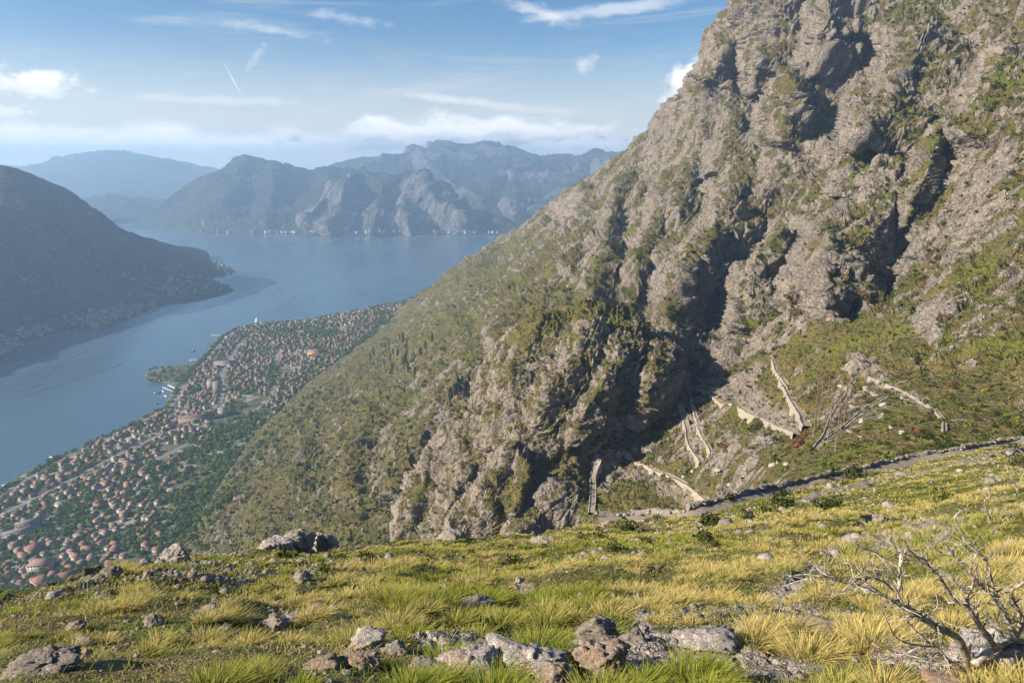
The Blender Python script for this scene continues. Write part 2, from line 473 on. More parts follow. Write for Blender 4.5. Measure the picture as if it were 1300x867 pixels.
for poly, amt in (([(930, 470), (1100, 405), (1190, 350), (1300, 300), (1300, 560), (1010, 560)], .13), ([(590, 450), (690, 365), (860, 390), (850, 440), (700, 400), (600, 480)], .35), ([(300, 700), (360, 540), (470, 440), (560, 470), (520, 600), (480, 700)], .14), ([(1062, 480), (1130, 490), (1165, 515), (1100, 540), (1040, 580), (1030, 570)], -.42), ([(1190, 520), (1290, 500), (1280, 530), (1220, 545)], -.3), ([(930, 470), (1060, 415), (1130, 380), (1190, 420), (1140, 500), (1010, 545), (930, 540)], .25),
                  ([(760, 640), (900, 600), (1010, 545), (1150, 520), (1300, 450), (1300, 700), (760, 760)], .45),
                  ([(540, 360), (640, 310), (745, 300), (640, 400), (560, 470), (480, 440)], .22),
                  ([(1110, 0), (1230, 0), (1180, 40), (1120, 30)], .25),
                  ([(960, 60), (1040, 100), (960, 160), (900, 180), (905, 140)], .18),
                  ([(1150, 260), (1240, 160), (1300, 20), (1300, 60), (1250, 190), (1170, 300)], .2),
                  ([(1300, 410), (1200, 440), (1130, 470), (1160, 360), (1240, 330)], .1),
                  ([(1120, 330), (1200, 240), (1300, 150), (1300, 300), (1180, 440), (1120, 400)], -.2),
                  ([(1140, 480), (1170, 400), (1300, 330), (1300, 420), (1190, 440)], -.3),
                  ([(860, 360), (1120, 300), (1120, 400), (930, 470), (870, 500)], -.25)):
    veg += amt * blur(gauss_poly(MT.U, MT.V, poly), 4)
SCREE = [[(1003, 190), (1035, 172), (1042, 182), (1020, 205), (985, 215), (975, 205)],
         [(1073, 443), (1090, 448), (1112, 455), (1120, 468), (1098, 470), (1080, 478)],
         [(880, 495), (930, 478), (985, 462), (960, 490), (1020, 540), (1008, 552), (920, 512)],
         [(770, 560), (840, 520), (865, 510), (860, 530), (800, 565), (760, 585)],
         [(780, 590), (830, 590), (840, 610), (900, 640), (880, 640), (800, 612)],
         [(765, 565), (800, 600), (760, 640), (757, 600)],
         [(700, 262), (745, 240), (720, 285), (712, 300)],
         [(1100, 468), (1150, 492), (1190, 518), (1180, 525), (1120, 492), (1090, 474)]]
scree = np.zeros(MT.P.shape[:2])
for poly in SCREE: scree = np.maximum(scree, gauss_poly(MT.U, MT.V, poly))
scree = np.clip(blur(scree, 1), 0, 1) * .85
MT.veg, MT.nz = veg, n0[..., 2]
mountain = link('mountain', MT.mesh('mountain', {'veg': veg, 'scree': scree}), mat=M_MOUNT)
tag(mountain, kind='structure')

# ------------------------------------------------------------------ rocky knoll in front of the cliffs
K_TOP = [(494, 712), (500, 692), (507, 655), (518, 625), (532, 600), (550, 560), (575, 540), (600, 520), (608, 485), (616, 462), (640, 430), (668, 405), (700, 392), (740, 387), (765, 388),
         (795, 400), (830, 418), (852, 432), (866, 450), (872, 470), (876, 492), (882, 520)]
K_BOT = [(494, 730), (560, 735), (640, 705), (690, 640), (740, 572), (800, 547), (850, 523), (882, 524)]
KC = [(494, 712, 372), (500, 692, 368), (510, 640, 398), (532, 600, 415), (575, 540, 432), (608, 485, 452), (640, 430, 468), (700, 392, 470), (765, 388, 452), (830, 418, 424),
      (866, 450, 408), (882, 520, 388), (560, 735, 305), (560, 690, 322), (640, 705, 280), (690, 640, 308), (740, 572, 336), (800, 547, 360), (850, 523, 380),
      (560, 640, 352), (620, 600, 345), (650, 540, 362), (700, 470, 385), (760, 440, 386), (700, 560, 336), (760, 520, 344), (820, 480, 366), (850, 500, 374),
      (650, 650, 300), (600, 680, 305), (650, 480, 408)]
fK = tps([(a, b, math.log(c)) for a, b, c in KC], 100.0, 1e-3)
K_CREASE = [
    ([(612, 462), (612, 490), (606, 520), (575, 545), (560, 580)], 0.028, 20, 16),
    ([(640, 560), (632, 600), (600, 650), (560, 700)], 0.055, 40, 16),
    ([(560, 545), (540, 600), (515, 660), (505, 700)], 0.022, 14, 20),
    ([(845, 432), (830, 470), (822, 500), (806, 540)], 0.039, 24, 20),
    ([(700, 400), (670, 440), (645, 470), (630, 520)], 0.022, 26, 16),
    ([(760, 400), (730, 450), (700, 500), (680, 545)], 0.028, 30, 16),
    ([(800, 420), (775, 470), (745, 520), (720, 560)], 0.028, 26, 16),
    ([(670, 590), (655, 610), (640, 650)], 0.028, 22, 14),
    ([(590, 590), (570, 640), (545, 690)], 0.028, 16, 12),
]
KN = Patch(494, 882, int(620 * QUAL), int(520 * QUAL), K_BOT, K_TOP, fK,
           [(2, .5), (6, 2), (14, 8), (30, 26), (60, 70), (110, 160)], K_CREASE)
nk = KN.normals(6)
lower = in_poly(KN.U, KN.V, [(620, 740), (640, 640), (690, 580), (760, 570), (860, 520), (900, 760)])
es = blur(np.where(lower, .45, 1.0), 12)
ktaper = sstep(494, 505, KN.U) * sstep(882, 868, KN.U)
SD = np.array([-.62, -.35, -.70]); SD /= np.linalg.norm(SD)
def strata(P, sc):
    """tilted beds: slabs seen as ribs running down to the left"""
    nb = np.cross(SD, [0.25, -1, .35]); nb /= np.linalg.norm(nb)
    w = fbm(P / (sc * 7), 2) * sc * 1.2
    return P @ nb + w
Q = KN.P + 0
s1 = strata(Q, 9) / 9.0
s2 = strata(Q + 50, 3.6) / 3.6
saw = lambda x: (x - np.floor(x))
hk, ok = rockify(KN, 30, 2.2, nk, 4, .6, None, True, 90., gain=.55)
hk2, _ = rockify(KN, 6, 1.1, nk, 3, .5, None, True, 140., gain=.65)
bed = 1 - np.abs(2 * saw(s1) - 1); bed2 = 1 - np.abs(2 * saw(s2) - 1)
brk = sstep(-.25, .35, fbm(KN.P / 16, 3))
hh = hk * 1.1 + hk2 * 1.5 + (saw(s1) ** 1.5 * 2.8 + saw(s2) ** 1.5 * 1.8) * (.35 + .65 * brk)
KN.P = KN.P + nk * (hh * es * ktaper)[..., None]
n0 = KN.normals(3)
vegk = .43 + .55 * (n0[..., 2] - .50) + .26 * fbm(KN.P / 9, 4) - .06 * (hh - blur(hh, 8)) + .28 * (es < .8)
vegk += .7 * blur(gauss_poly(KN.U, KN.V, [(660, 410), (700, 385), (780, 385), (800, 410), (720, 420), (640, 450)]), 3)
sk = np.zeros(vegk.shape)
for poly in SCREE: sk = np.maximum(sk, gauss_poly(KN.U, KN.V, poly))
knoll = link('rocky_knoll', KN.mesh('rocky_knoll', {'veg': vegk, 'scree': blur(sk, 1) * .85}), mat=M_KNOLL)
tag(knoll, kind='structure')
KN.veg, KN.nz = vegk, n0[..., 2]

# ------------------------------------------------------------------ grassy hillside the camera stands on
F_TOP = [(-300, 900), (-200, 860), (-100, 815), (0, 772), (60, 757), (100, 743), (150, 726), (200, 714), (260, 707), (320, 701), (400, 696), (500, 693), (600, 690), (680, 682),
         (760, 664), (880, 648), (951, 628), (1022, 608), (1092, 593), (1163, 575), (1300, 551), (1500, 512), (1600, 494)]
F_BOT = [(-300, 1500), (1600, 1500)]
FC = []
for u, prof in {-300: [(1500, .9), (1200, 1.8), (1000, 3.5), (930, 6), (900, 9)],
                0: [(1500, .95), (1200, 1.9), (1000, 3.2), (867, 5.2), (830, 6.8), (800, 9), (772, 13.5)],
                200: [(1500, 1.0), (1200, 2.0), (1000, 3.3), (867, 5.4), (800, 8.6), (760, 12.2), (730, 18), (714, 24)],
                500: [(1500, 1.0), (1200, 2.1), (1000, 3.3), (867, 5.6), (780, 10), (730, 17.5), (705, 28), (693, 40)],
                760: [(1500, 1.0), (1200, 2.1), (1000, 3.4), (867, 5.6), (780, 10), (720, 20), (690, 34), (672, 55), (664, 68)],
                1000: [(1500, 1.0), (1200, 2.1), (1000, 3.4), (867, 5.5), (800, 8), (720, 16), (660, 35), (630, 66), (614, 95)],
                1300: [(1500, .95), (1200, 2.0), (1000, 3.2), (867, 5.0), (800, 6.4), (700, 12), (640, 24), (600, 48), (570, 100), (551, 128)],
                1600: [(1500, .9), (1200, 1.8), (1000, 2.9), (867, 4.4), (760, 7.5), (640, 15), (540, 60), (494, 120)]}.items():
    FC += [(u, v, math.log(y)) for v, y in prof]
fF0 = tps(FC, 200.0, 1e-3)
FG = Patch(-300, 1600, int(1150 * QUAL), int(820 * QUAL), F_BOT, F_TOP, fF0,
           [(.5, .1), (1.5, .8), (4, 3), (10, 9), (24, 24), (50, 60), (90, 130), (150, 230)])
# denser rows where the photo looks: rows are even in v; that is what we want
nf = FG.normals(8)
R = FG.P[..., 1]
bumpy = fbm(FG.P / 2.6, 4) * .16 * np.clip(R / 7, .25, 1.6) + fbm(FG.P / 11, 2) * .45 * sstep(5, 25, R) * sstep(140, 60, R)
f1, f2, c = worley(FG.P / .42)
peb = sstep(.0, .22, f2 - f1) * (.5 + c) * .05
rocky = sstep(.36, .64, fbm(FG.P / 3.1 + 17, 3) + .12)
TRAIL = [(1112, 655), (1090, 680), (1058, 700), (1030, 722), (1000, 740), (965, 752)]
dT, _, _ = seg_dist(FG.U + 6 * vnoise(np.stack([FG.U / 18, FG.V / 18, 0 * FG.U], -1)), FG.V, TRAIL)
trail = np.exp(-(dT / 7.0) ** 2)
TR2 = [(810, 760), (815, 790), (822, 830), (815, 867)]
dT2, _, _ = seg_dist(FG.U, FG.V, TR2)
trail2 = np.exp(-(dT2 / 8.0) ** 2)
BAND = [(380, 850), (520, 870), (700, 900)]
hf = bumpy + peb * rocky * np.clip(R / 6, .3, 1.5) - trail * .35 * np.clip(R / 20, 0, 1.5)
FG.P = FG.P + nf * hf[..., None]
# ground behind the camera
back_rows = []
b0 = FG.P[0]
for yy, zz, sx in ((.45, -1.72, .55), (-.3, -1.7, .8), (-2, -1.5, 1.6), (-6, -.5, 4.0), (-14, 2.5, 9.0)):
    r = b0.copy(); r[:, 0] = b0[:, 0] * sx / .5 ; r[:, 1] = yy; r[:, 2] = HC + zz + .12 * r[:, 0] * .5
    back_rows.append(r)
FG.vis = FG.nv
P_all = np.concatenate([np.array(back_rows[::-1]), FG.P], 0)
vegf = .86 + .28 * fbm(FG.P / 1.7, 3) - .45 * rocky - 1.0 * trail - .6 * trail2 * sstep(30, 8, R)
vegf = np.where(R > 30, vegf + .25, vegf)
FG.veg = vegf
pad = np.full((len(back_rows), vegf.shape[1]), .6)
def side_cols(edge, sgn, slope):
    out = []
    for dx in (.4, 1, 2, 3.5, 6, 10, 16, 26, 40):
        c_ = edge.copy(); c_[:, 0] += sgn * dx; c_[:, 2] += slope * dx + .18 * fbm(c_ / 2.5, 3) * min(1, dx); out.append(c_)
    return out
vegP = np.concatenate([pad, vegf]); scP = np.concatenate([pad * 0, trail * .4])
rc_ = side_cols(P_all[:, -1], 1, .12); lc_ = side_cols(P_all[:, 0], -1, -.2)
P_all = np.concatenate([np.stack(lc_[::-1], 1), P_all, np.stack(rc_, 1)], 1)
vegP = np.pad(vegP, ((0, 0), (9, 9)), constant_values=.75); scP = np.pad(scP, ((0, 0), (9, 9)))
q = grid_quads(*P_all.shape[:2])
hill = link('hillside', np_mesh('hillside', P_all, quads=q, attrs={'veg': vegP.ravel(), 'scree': scP.ravel()}), mat=M_FORE)
tag(hill, kind='structure')

# ------------------------------------------------------------------ left peninsula and far ranges
def far_patch(name, u0, u1, nu_, nv_, bot, top, ctrl, lam, amp, back, creases=(), veg0=.75, mat=None, octs=6, seed=0.0, fallk=.5):
    f = tps([(a, b, math.log(c)) for a, b, c in ctrl], 100.0, 1e-3)
    p = Patch(u0, u1, int(nu_ * QUAL), int(nv_ * QUAL), bot, top, f, back, creases)
    n_ = p.normals(4)
    zz = p.P[..., 2]
    e = sstep(0, 70, zz) * sstep(0, 1, np.minimum(1, (p.U - u0) / max(1, 1)))
    h_, o_ = rockify(p, lam, amp, n_, octs, fallk, e, False, seed)
    p.P = p.P + n_ * h_[..., None]
    n2_ = p.normals(2)
    v_ = veg0 + .9 * (n2_[..., 2] - .6) + .25 * fbm(p.P / (lam * .8), 3) - .010 * h_ / max(1, amp / 20)
    me = p.mesh(name, {'veg': v_, 'scree': 0 * v_})
    return p, me
BACK = [(30, 5), (100, 40), (250, 160), (500, 420), (900, 900)]
L_TOP = [(-300, 222), (-200, 218), (-100, 214), (0, 210), (20, 214), (40, 222), (62, 232), (80, 240), (95, 250), (112, 262), (130, 270), (160, 290), (185, 300), (205, 306), (225, 313), (245, 316), (262, 319), (267, 330)]
L_BOT = [(-300, 620), (-200, 560), (0, 457), (23, 444), (46, 432), (76, 428), (100, 423), (122, 418), (138, 413), (161, 406), (182, 396), (200, 390), (219, 387), (235, 384), (250, 382), (267, 379)]
Lc = []
for u in (-300, -200, -100, 0, 46, 100, 161, 219, 267):
    v = float(interp(L_BOT, u)); Lc.append((u, v, Yz(u, v, 0)))
for u, y in ((-300, 1750), (-200, 2000), (-100, 2200), (0, 2400), (62, 2520), (95, 2600), (130, 2720), (185, 2950), (225, 3120), (262, 3380)):
    Lc.append((u, float(interp(L_TOP, u)), y))
Lc += [(267, 350, 2760)]
LP, me = far_patch('peninsula_mountain', -300, 267, 560, 300, L_BOT, L_TOP, Lc, 420, 17, BACK,
                   [([(-50, 265), (20, 320), (60, 345), (110, 385), (150, 405)], .03, 60, 30), ([(60, 240), (110, 300), (150, 350)], .02, 40, 20)], 1.5, octs=6)
left_m = link('peninsula_mountain', me, mat=M_FAR); tag(left_m, kind='structure')
def lobe(name, u0, u1, bot, top):
    ct = []
    for u in np.linspace(u0, u1, 7):
        ct.append((u, float(interp(bot, u)), Yz(u, float(interp(bot, u)), 0)))
        ct.append((u, float(interp(top, u)), Yz(u, float(interp(top, u)), 12 if u < u1 - 4 else 3)))
    p, me_ = far_patch(name, u0, u1, 120, 40, bot, top, ct, 60, 2, [(10, 3), (60, 30), (100, 60)], (), .85)
    tag(link('headland', me_, mat=M_FAR), kind='structure')
    return p
LB1 = lobe('headland_a', 225, 299, [(225, 372), (250, 358), (262, 353), (280, 351), (299, 346)], [(225, 322), (250, 324), (266, 330), (275, 334), (290, 340), (299, 344)])
LB2 = lobe('headland_b', 225, 297, [(225, 387), (250, 382), (272, 378), (290, 373), (297, 370)], [(225, 345), (250, 352), (272, 358), (290, 364), (297, 368)])

A_TOP = [(165, 286), (178, 281), (200, 271), (215, 258), (240, 241), (269, 221), (285, 212), (302, 205), (318, 203), (328, 202), (345, 208), (360, 212), (388, 213), (405, 218), (425, 216), (445, 222), (470, 232), (520, 260), (560, 285)]
A_BOT = [(165, 288), (178, 288), (200, 290), (240, 293), (300, 296), (400, 298), (560, 299)]
Ac = [(u, float(interp(A_BOT, u)), Yz(u, float(interp(A_BOT, u)), 0)) for u in (165, 200, 240, 300, 400, 560)]
Ac += [(200, 271, 5200), (269, 221, 5450), (328, 202, 5800), (388, 213, 5900), (425, 216, 6000), (470, 232, 5800), (560, 285, 5000)]
AP, me = far_patch('bay_mountain', 165, 560, 520, 170, A_BOT, A_TOP, Ac, 600, 50, [(x * 2, y * 1.5) for x, y in BACK],
                   [([(328, 203), (300, 240), (250, 285)], .02, 30, 24), ([(345, 208), (350, 250), (340, 292)], .03, 24, 20), ([(425, 216), (400, 255), (380, 295)], .03, 24, 20)], 1.15, seed=300.)
tag(link('bay_mountain', me, mat=M_FAR), kind='structure')
S_TOP = [(375, 298), (400, 270), (425, 240), (445, 224), (465, 220), (485, 217), (500, 220), (517, 218), (530, 219), (545, 228), (560, 238), (580, 252), (600, 263), (630, 277), (655, 288), (680, 296), (720, 298)]
S_BOT = [(375, 299), (500, 300), (720, 300)]
Sc = [(u, 299.5, Yz(u, 299.5, 0)) for u in (375, 430, 500, 580, 650, 720)] + [(425, 240, 4950), (445, 224, 5100), (485, 217, 5200), (530, 219, 5200), (560, 238, 5100), (600, 263, 4900), (655, 288, 4600)]
SPp, me = far_patch('crag_mountain', 375, 720, 460, 150, S_BOT, S_TOP, Sc, 420, 50, [(x * 1.5, y * 1.2) for x, y in BACK],
                   [([(445, 224), (430, 260), (400, 296)], .03, 24, 14), ([(485, 217), (480, 255), (470, 296)], .03, 20, 16), ([(530, 219), (555, 255), (600, 296)], .03, 30, 20), ([(525, 220), (520, 260), (530, 297)], .02, 16, 14)], .55, seed=500.)
tag(link('crag_mountain', me, mat=M_FAR), kind='structure')
B_TOP = [(400, 225), (425, 213), (440, 208), (463, 202), (480, 200), (501, 203), (510, 198), (522, 191), (550, 188), (592, 187), (630, 190), (662, 194), (700, 198), (725, 201), (740, 200), (760, 198), (790, 190), (830, 192), (900, 185)]
B_BOT = [(400, 297), (900, 297)]
Bc = [(u, 297, 5000) for u in (400, 560, 700, 900)] + [(560, 250, 6000), (700, 250, 6000), (400, 225, 7200), (463, 202, 7600), (522, 191, 8000), (592, 187, 8200), (662, 194, 8000), (740, 200, 7600), (790, 190, 7400), (900, 185, 7200)]
BP, me = far_patch('range_mountain', 400, 900, 520, 170, B_BOT, B_TOP, Bc, 700, 75, [(x * 2, y * 1.5) for x, y in BACK],
                   [([(522, 191), (570, 225), (620, 260)], .04, 30, 20), ([(660, 240), (640, 262), (655, 285)], .03, 20, 16), ([(740, 200), (730, 240), (700, 280)], .03, 24, 20), ([(790, 192), (770, 230), (750, 270)], .03, 24, 20)], .50, seed=700.)
tag(link('range_mountain', me, mat=M_FAR), kind='structure')
C_TOP = [(-300, 190), (-100, 208), (0, 214), (32, 213), (60, 206), (97, 199), (145, 195), (165, 196), (183, 199), (205, 206), (226, 212), (269, 217), (300, 222), (360, 232), (440, 240)]
C_BOT = [(-300, 279), (440, 279)]
Cc = [(u, 279, 5650) for u in (-300, 0, 200, 440)] + [(u, 240, 7800) for u in (-300, 0, 200, 440)] + [(-300, 190, 10500), (0, 214, 10500), (145, 195, 10500), (269, 217, 10500), (440, 240, 10000)]
CPp, me = far_patch('hazy_mountain', -300, 440, 420, 120, C_BOT, C_TOP, Cc, 1500, 100, [(x * 2, y * 1.5) for x, y in BACK], (), .8, seed=900.)
tag(link('hazy_mountain', me, mat=M_FAR), kind='structure')
# ------------------------------------------------------------------ foreground materials
def grass_mat():
    m, nt = new_mat('dry_grass_blades'); n = N(nt)
    c = n.attr('col', 'Color')
    d = n('ShaderNodeBsdfDiffuse', {'Color': c, 'Roughness': .6}).outputs[0]
    t = n('ShaderNodeBsdfTranslucent', {'Color': c}).outputs[0]
    mx = n('ShaderNodeMixShader', {0: .5, 1: d, 2: t}).outputs[0]
    n.out(mx); return m
M_GRASS = grass_mat()
def rock_mat(name, base, alt, lichen=(.55, .53, .5), lich=.35, s=.06, warm=(.36, .24, .17)):
    m, nt = new_mat(name); n = N(nt)
    p = n.pos()
    a = n.noise(p, 1 / (s * 6), 6, .65); b = n.noise(p, 1 / s, 5, .7); d = n.noise(p, 1 / (s * .25), 3, .6)
    c = n.mix(n.ramp(a, .35, .65), base, alt)
    c = n.mix(n.math('MULTIPLY', n.ramp(n.noise(n.vmath('ADD', p, (4, 9, 2)), 1 / (s * 3.5), 4, .6), .5, .68), .6), c, warm)
    c = n.mix(n.math('MULTIPLY', n.ramp(b, .55, .68), .55), c, tuple(x * .45 for x in base))
    c = n.mix(n.math('MULTIPLY', n.ramp(n.noise(n.vmath('ADD', p, (1, 2, 7)), 1 / (s * 1.6), 5, .7), .55, .6), lich), c, lichen)
    h = n.math('ADD', n.math('MULTIPLY', b, s * .5), n.math('MULTIPLY', d, s * .18))
    vor = n('ShaderNodeTexVoronoi', {'Scale': 1 / (s * 3), 'Vector': n.vmath('ADD', p, n.vmath('SCALE', n.noise(p, 1 / s, 2, color=True)))}, feature='DISTANCE_TO_EDGE').outputs['Distance']
    h = n.math('ADD', h, n.math('MULTIPLY', n.math('MINIMUM', vor, .08), s * 3))
    n.out(n.bsdf(c, .9, n.bump(h, .9, 1.0), .2)); return m
M_ROCK = rock_mat('grey_limestone', (.27, .25, .22), (.34, .30, .26))
M_ROCKL = rock_mat('lichened_limestone', (.33, .3, .27), (.42, .39, .36), (.62, .6, .57), .75, .07, (.42, .25, .22))
M_ROCKR = rock_mat('reddish_limestone', (.29, .22, .17), (.35, .28, .22), (.5, .47, .42), .25, .06, (.36, .2, .13))
M_ROCKD = rock_mat('dark_limestone', (.2, .185, .165), (.26, .235, .2), (.5, .48, .43), .4)
M_DEAD = simple('bleached_dead_wood', (.27, .225, .18), .85, .4, 22, bump=.5, color2=(.50, .45, .38))
M_DEADD = simple('charred_dead_wood', (.12, .1, .09), .9, .4, 14, bump=.3, color2=(.3, .26, .22))

# ------------------------------------------------------------------ grass
def fg_at(u, v):
    i, j = FG.idx(u, v); return FG.P[i, j]
cellsA = np.linalg.norm(np.cross(FG.P[1:, :-1] - FG.P[:-1, :-1], FG.P[:-1, 1:] - FG.P[:-1, :-1]), axis=-1)
def build_grass():
    r = np.random.default_rng(5)
    nv_ = FG.nv
    A = cellsA[:nv_ - 1].copy(); Yc = FG.P[:nv_ - 1, :-1, 1]; Uc = FG.U[:nv_ - 1, :-1]; Vc = FG.V[:nv_ - 1, :-1]
    vis = (Uc > -60) & (Uc < 1360) & (Vc < 930)
    vg = FG.veg[:nv_ - 1, :-1]
    tr = trail[:nv_ - 1, :-1]
    dens = np.interp(Yc, [3, 12, 25, 50, 120], [4.4, 4.0, 2.8, 1.25, .7])
    ok = np.clip((vg - .22) * 2.2, .0, 1) * (tr < .3)
    right = sstep(150, 420, Uc)
    dens = dens * (.42 + .58 * right) * (.35 + .65 * sstep(-.35, .15, fbm(FG.P[:nv_ - 1, :-1] / 1.9 + 44, 3)))
    W = A * dens * ok * vis
    tot = W.sum(); k = int(tot)
    cdf = np.cumsum(W.ravel()) / tot
    cells = np.searchsorted(cdf, r.random(k)); ci, cj = np.unravel_index(cells, W.shape)
    a, b = r.random((2, k, 1))
    P = FG.P
    base = P[ci, cj] * (1 - a) * (1 - b) + P[ci + 1, cj] * a * (1 - b) + P[ci, cj + 1] * (1 - a) * b + P[ci + 1, cj + 1] * a * b
    R_ = base[:, 1]
    big = r.random(k)
    tr_ = (.09 + .26 * big ** 1.7)
    th = (.12 + .25 * big ** 1.2) * r.uniform(.8, 1.2, k)
    leftu = FG.U[ci, cj]
    th *= np.interp(leftu, [0, 250, 500], [.62, .8, 1.0]); tr_ *= np.interp(leftu, [0, 250, 500], [.75, .85, 1.0])
    nb = np.clip(2300 / R_ ** 1.05 * (tr_ / .2) ** 1.2, 9, 620).astype(int)
    # hue of each tuft from slow noise: green lush or dry straw
    hue = np.clip(.52 + 1.2 * fbm(base / 4.5 + 30, 3) + r.normal(0, .16, k) + .12 * sstep(14, 40, R_), 0, 1)
    greenlush = np.clip(.5 + 1.2 * fbm(base / 2.7 + 60, 2) + r.normal(0, .2, k), 0, 1)
    T = np.repeat(np.arange(k), nb); M = len(T)
    ang = r.random(M) * 2 * np.pi; rad = np.sqrt(r.random(M)) * tr_[T]
    ox, oy = np.cos(ang) * rad, np.sin(ang) * rad
    B = base[T].copy(); B[:, 0] += ox * .8; B[:, 1] += oy * .8
    # keep blades on the slope below the tuft
    nrm_ = nf[ci, cj][T]
    nrm_ = np.where(nrm_[:, 2:3] < 0, -nrm_, nrm_)
    B[:, 2] -= (nrm_[:, 0] * ox + nrm_[:, 1] * oy) / np.maximum(nrm_[:, 2], .3) * .8
    B[:, 2] -= .02
    hgt = th[T] * r.uniform(.55, 1.25, M) * (1 - .35 * (rad / tr_[T]))
    lean = .18 + .95 * (rad / tr_[T]) * r.uniform(.5, 1.2, M) + r.normal(0, .1, M)
    dx, dy = np.cos(ang + r.normal(0, .5, M)), np.sin(ang + r.normal(0, .5, M))
    wind = np.array([.30, .02])
    dirx = dx * lean + wind[0]; diry = dy * lean + wind[1]
    wid = np.maximum(.0038 * r.uniform(.7, 1.4, M), B[:, 1] * .00042 * r.uniform(.7, 1.5, M)) * 1.15
    # a second short layer between the tufts
    k2 = 90000
    W2 = A * np.interp(Yc, [3, 12, 25, 50, 120], [1, .55, .16, .05, .012]) * np.clip((vg - .05) * 2.0, 0, 1) * vis * (tr < .4)
    cdf = np.cumsum(W2.ravel()) / W2.sum()
    cells = np.searchsorted(cdf, r.random(k2)); ci2, cj2 = np.unravel_index(cells, W.shape)
    a, b = r.random((2, k2, 1))
    B2 = P[ci2, cj2] * (1 - a) * (1 - b) + P[ci2 + 1, cj2] * a * (1 - b) + P[ci2, cj2 + 1] * (1 - a) * b + P[ci2 + 1, cj2 + 1] * a * b
    B2[:, 2] -= .01
    an2 = r.random(k2) * 2 * np.pi; le2 = r.uniform(.2, 1.3, k2)
    h2_ = r.uniform(.04, .13, k2) * np.interp(B2[:, 1], [4, 20, 60], [1, 1.4, 2.2])
    hue2 = np.clip(.35 + .9 * fbm(B2 / 1.3 + 12, 2), 0, 1)
    B = np.concatenate([B, B2]); hgt = np.concatenate([hgt, h2_])
    dirx = np.concatenate([dirx, np.cos(an2) * le2 + .2]); diry = np.concatenate([diry, np.sin(an2) * le2])
    wid = np.concatenate([wid, np.maximum(.004, B2[:, 1] * .0006) * r.uniform(.8, 1.5, k2)])
    hueb = np.concatenate([hue[T], hue2]); lush = np.concatenate([greenlush[T], r.random(k2)])
    n_ = len(B)
    L = np.sqrt(1 + dirx ** 2 + diry ** 2)
    ts = np.array([0, .38, .75, 1.0])
    droop = r.uniform(.15, .6, n_)
    pts = []
    for t in ts:
        # upright at the root, arching outward
        out_ = hgt * (t ** 1.7) * 1.05
        x = B[:, 0] + dirx * out_; y = B[:, 1] + diry * out_
        z = B[:, 2] + hgt * t * (1 - droop * t * np.minimum(1, np.hypot(dirx, diry)) * .6)
        pts.append(np.stack([x, y, z], -1))
    # blade width across the view mostly, random twist
    tw = r.normal(0, .6, n_)
    wx, wy = np.cos(tw), np.sin(tw)
    side = np.stack([wx, wy, 0 * wx], -1)
    ws = [.9, 1.0, .7]
    V = []
    for t, w_ in zip(pts[:3], ws):
        V.append(t - side * (wid * w_)[:, None]); V.append(t + side * (wid * w_)[:, None])
    V.append(pts[3])
    V = np.stack(V, 1)                      # n, 7, 3
    i0 = np.arange(n_)[:, None] * 7
    quads = np.concatenate([i0 + np.array([[0, 1, 3, 2]]), i0 + np.array([[2, 3, 5, 4]])], 0)
    tris = i0 + np.array([[4, 5, 6]])
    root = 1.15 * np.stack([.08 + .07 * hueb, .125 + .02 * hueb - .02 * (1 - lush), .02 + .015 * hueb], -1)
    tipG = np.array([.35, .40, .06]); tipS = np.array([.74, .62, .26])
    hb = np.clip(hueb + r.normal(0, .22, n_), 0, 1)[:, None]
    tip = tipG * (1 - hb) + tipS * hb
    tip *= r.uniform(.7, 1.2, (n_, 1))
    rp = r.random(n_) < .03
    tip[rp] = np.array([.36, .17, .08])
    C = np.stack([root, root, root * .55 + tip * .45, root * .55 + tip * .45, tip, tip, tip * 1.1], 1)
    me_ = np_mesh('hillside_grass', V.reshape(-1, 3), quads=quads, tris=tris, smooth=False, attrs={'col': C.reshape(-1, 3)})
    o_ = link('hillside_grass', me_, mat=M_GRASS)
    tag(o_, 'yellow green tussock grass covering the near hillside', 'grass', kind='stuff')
    print('grass blades', n_, 'tufts', k)
build_grass()

# ------------------------------------------------------------------ rocks
def ico(sub):
    import bmesh
    bm = bmesh.new(); bmesh.ops.create_icosphere(bm, subdivisions=sub, radius=1)
    V = np.array([v.co[:] for v in bm.verts]); T = np.array([[v.index for v in f.verts] for f in bm.faces]); bm.free()
    return V, T
ICO = {k: ico(k) for k in (1, 2, 3, 4, 5)}
def rock_mesh(name, seed, size, sub=4, cuts=9, rough=1.0, mat=None):
    r = np.random.default_rng(seed)
    V, T = ICO[sub]; V = V.copy(); D = V.copy()
    rad = np.ones(len(V))
    for _ in range(cuts):                                   # chisel flat faces
        nrm_ = r.normal(size=3); nrm_ /= np.linalg.norm(nrm_)
        d = r.uniform(.55, .85)
        dot = D @ nrm_
        lim = np.where(dot > .05, d / np.maximum(dot, .05), 9)
        rad = np.minimum(rad, lim)
    V = D * rad[:, None]
    o = r.random(3) * 40
    f1, f2, c = worley(D * 2.6 + o)
    hgt = .09 * fbm(D * 2 + o, 4) + .14 * facets(D * 1.7 + o) + .08 * facets(D * 3.9 + o) + (.035 * facets(D * 9 + o) if sub > 3 else 0) + .02 * fbm(D * 14 + o, 2)
    V = V * (1 + rough * hgt)[:, None]
    V *= np.array(size) / 2 / .8
    me_ = np_mesh(name, V, tris=T, smooth=sub >= 4)
    if mat: me_.materials.append(mat)
    return me_
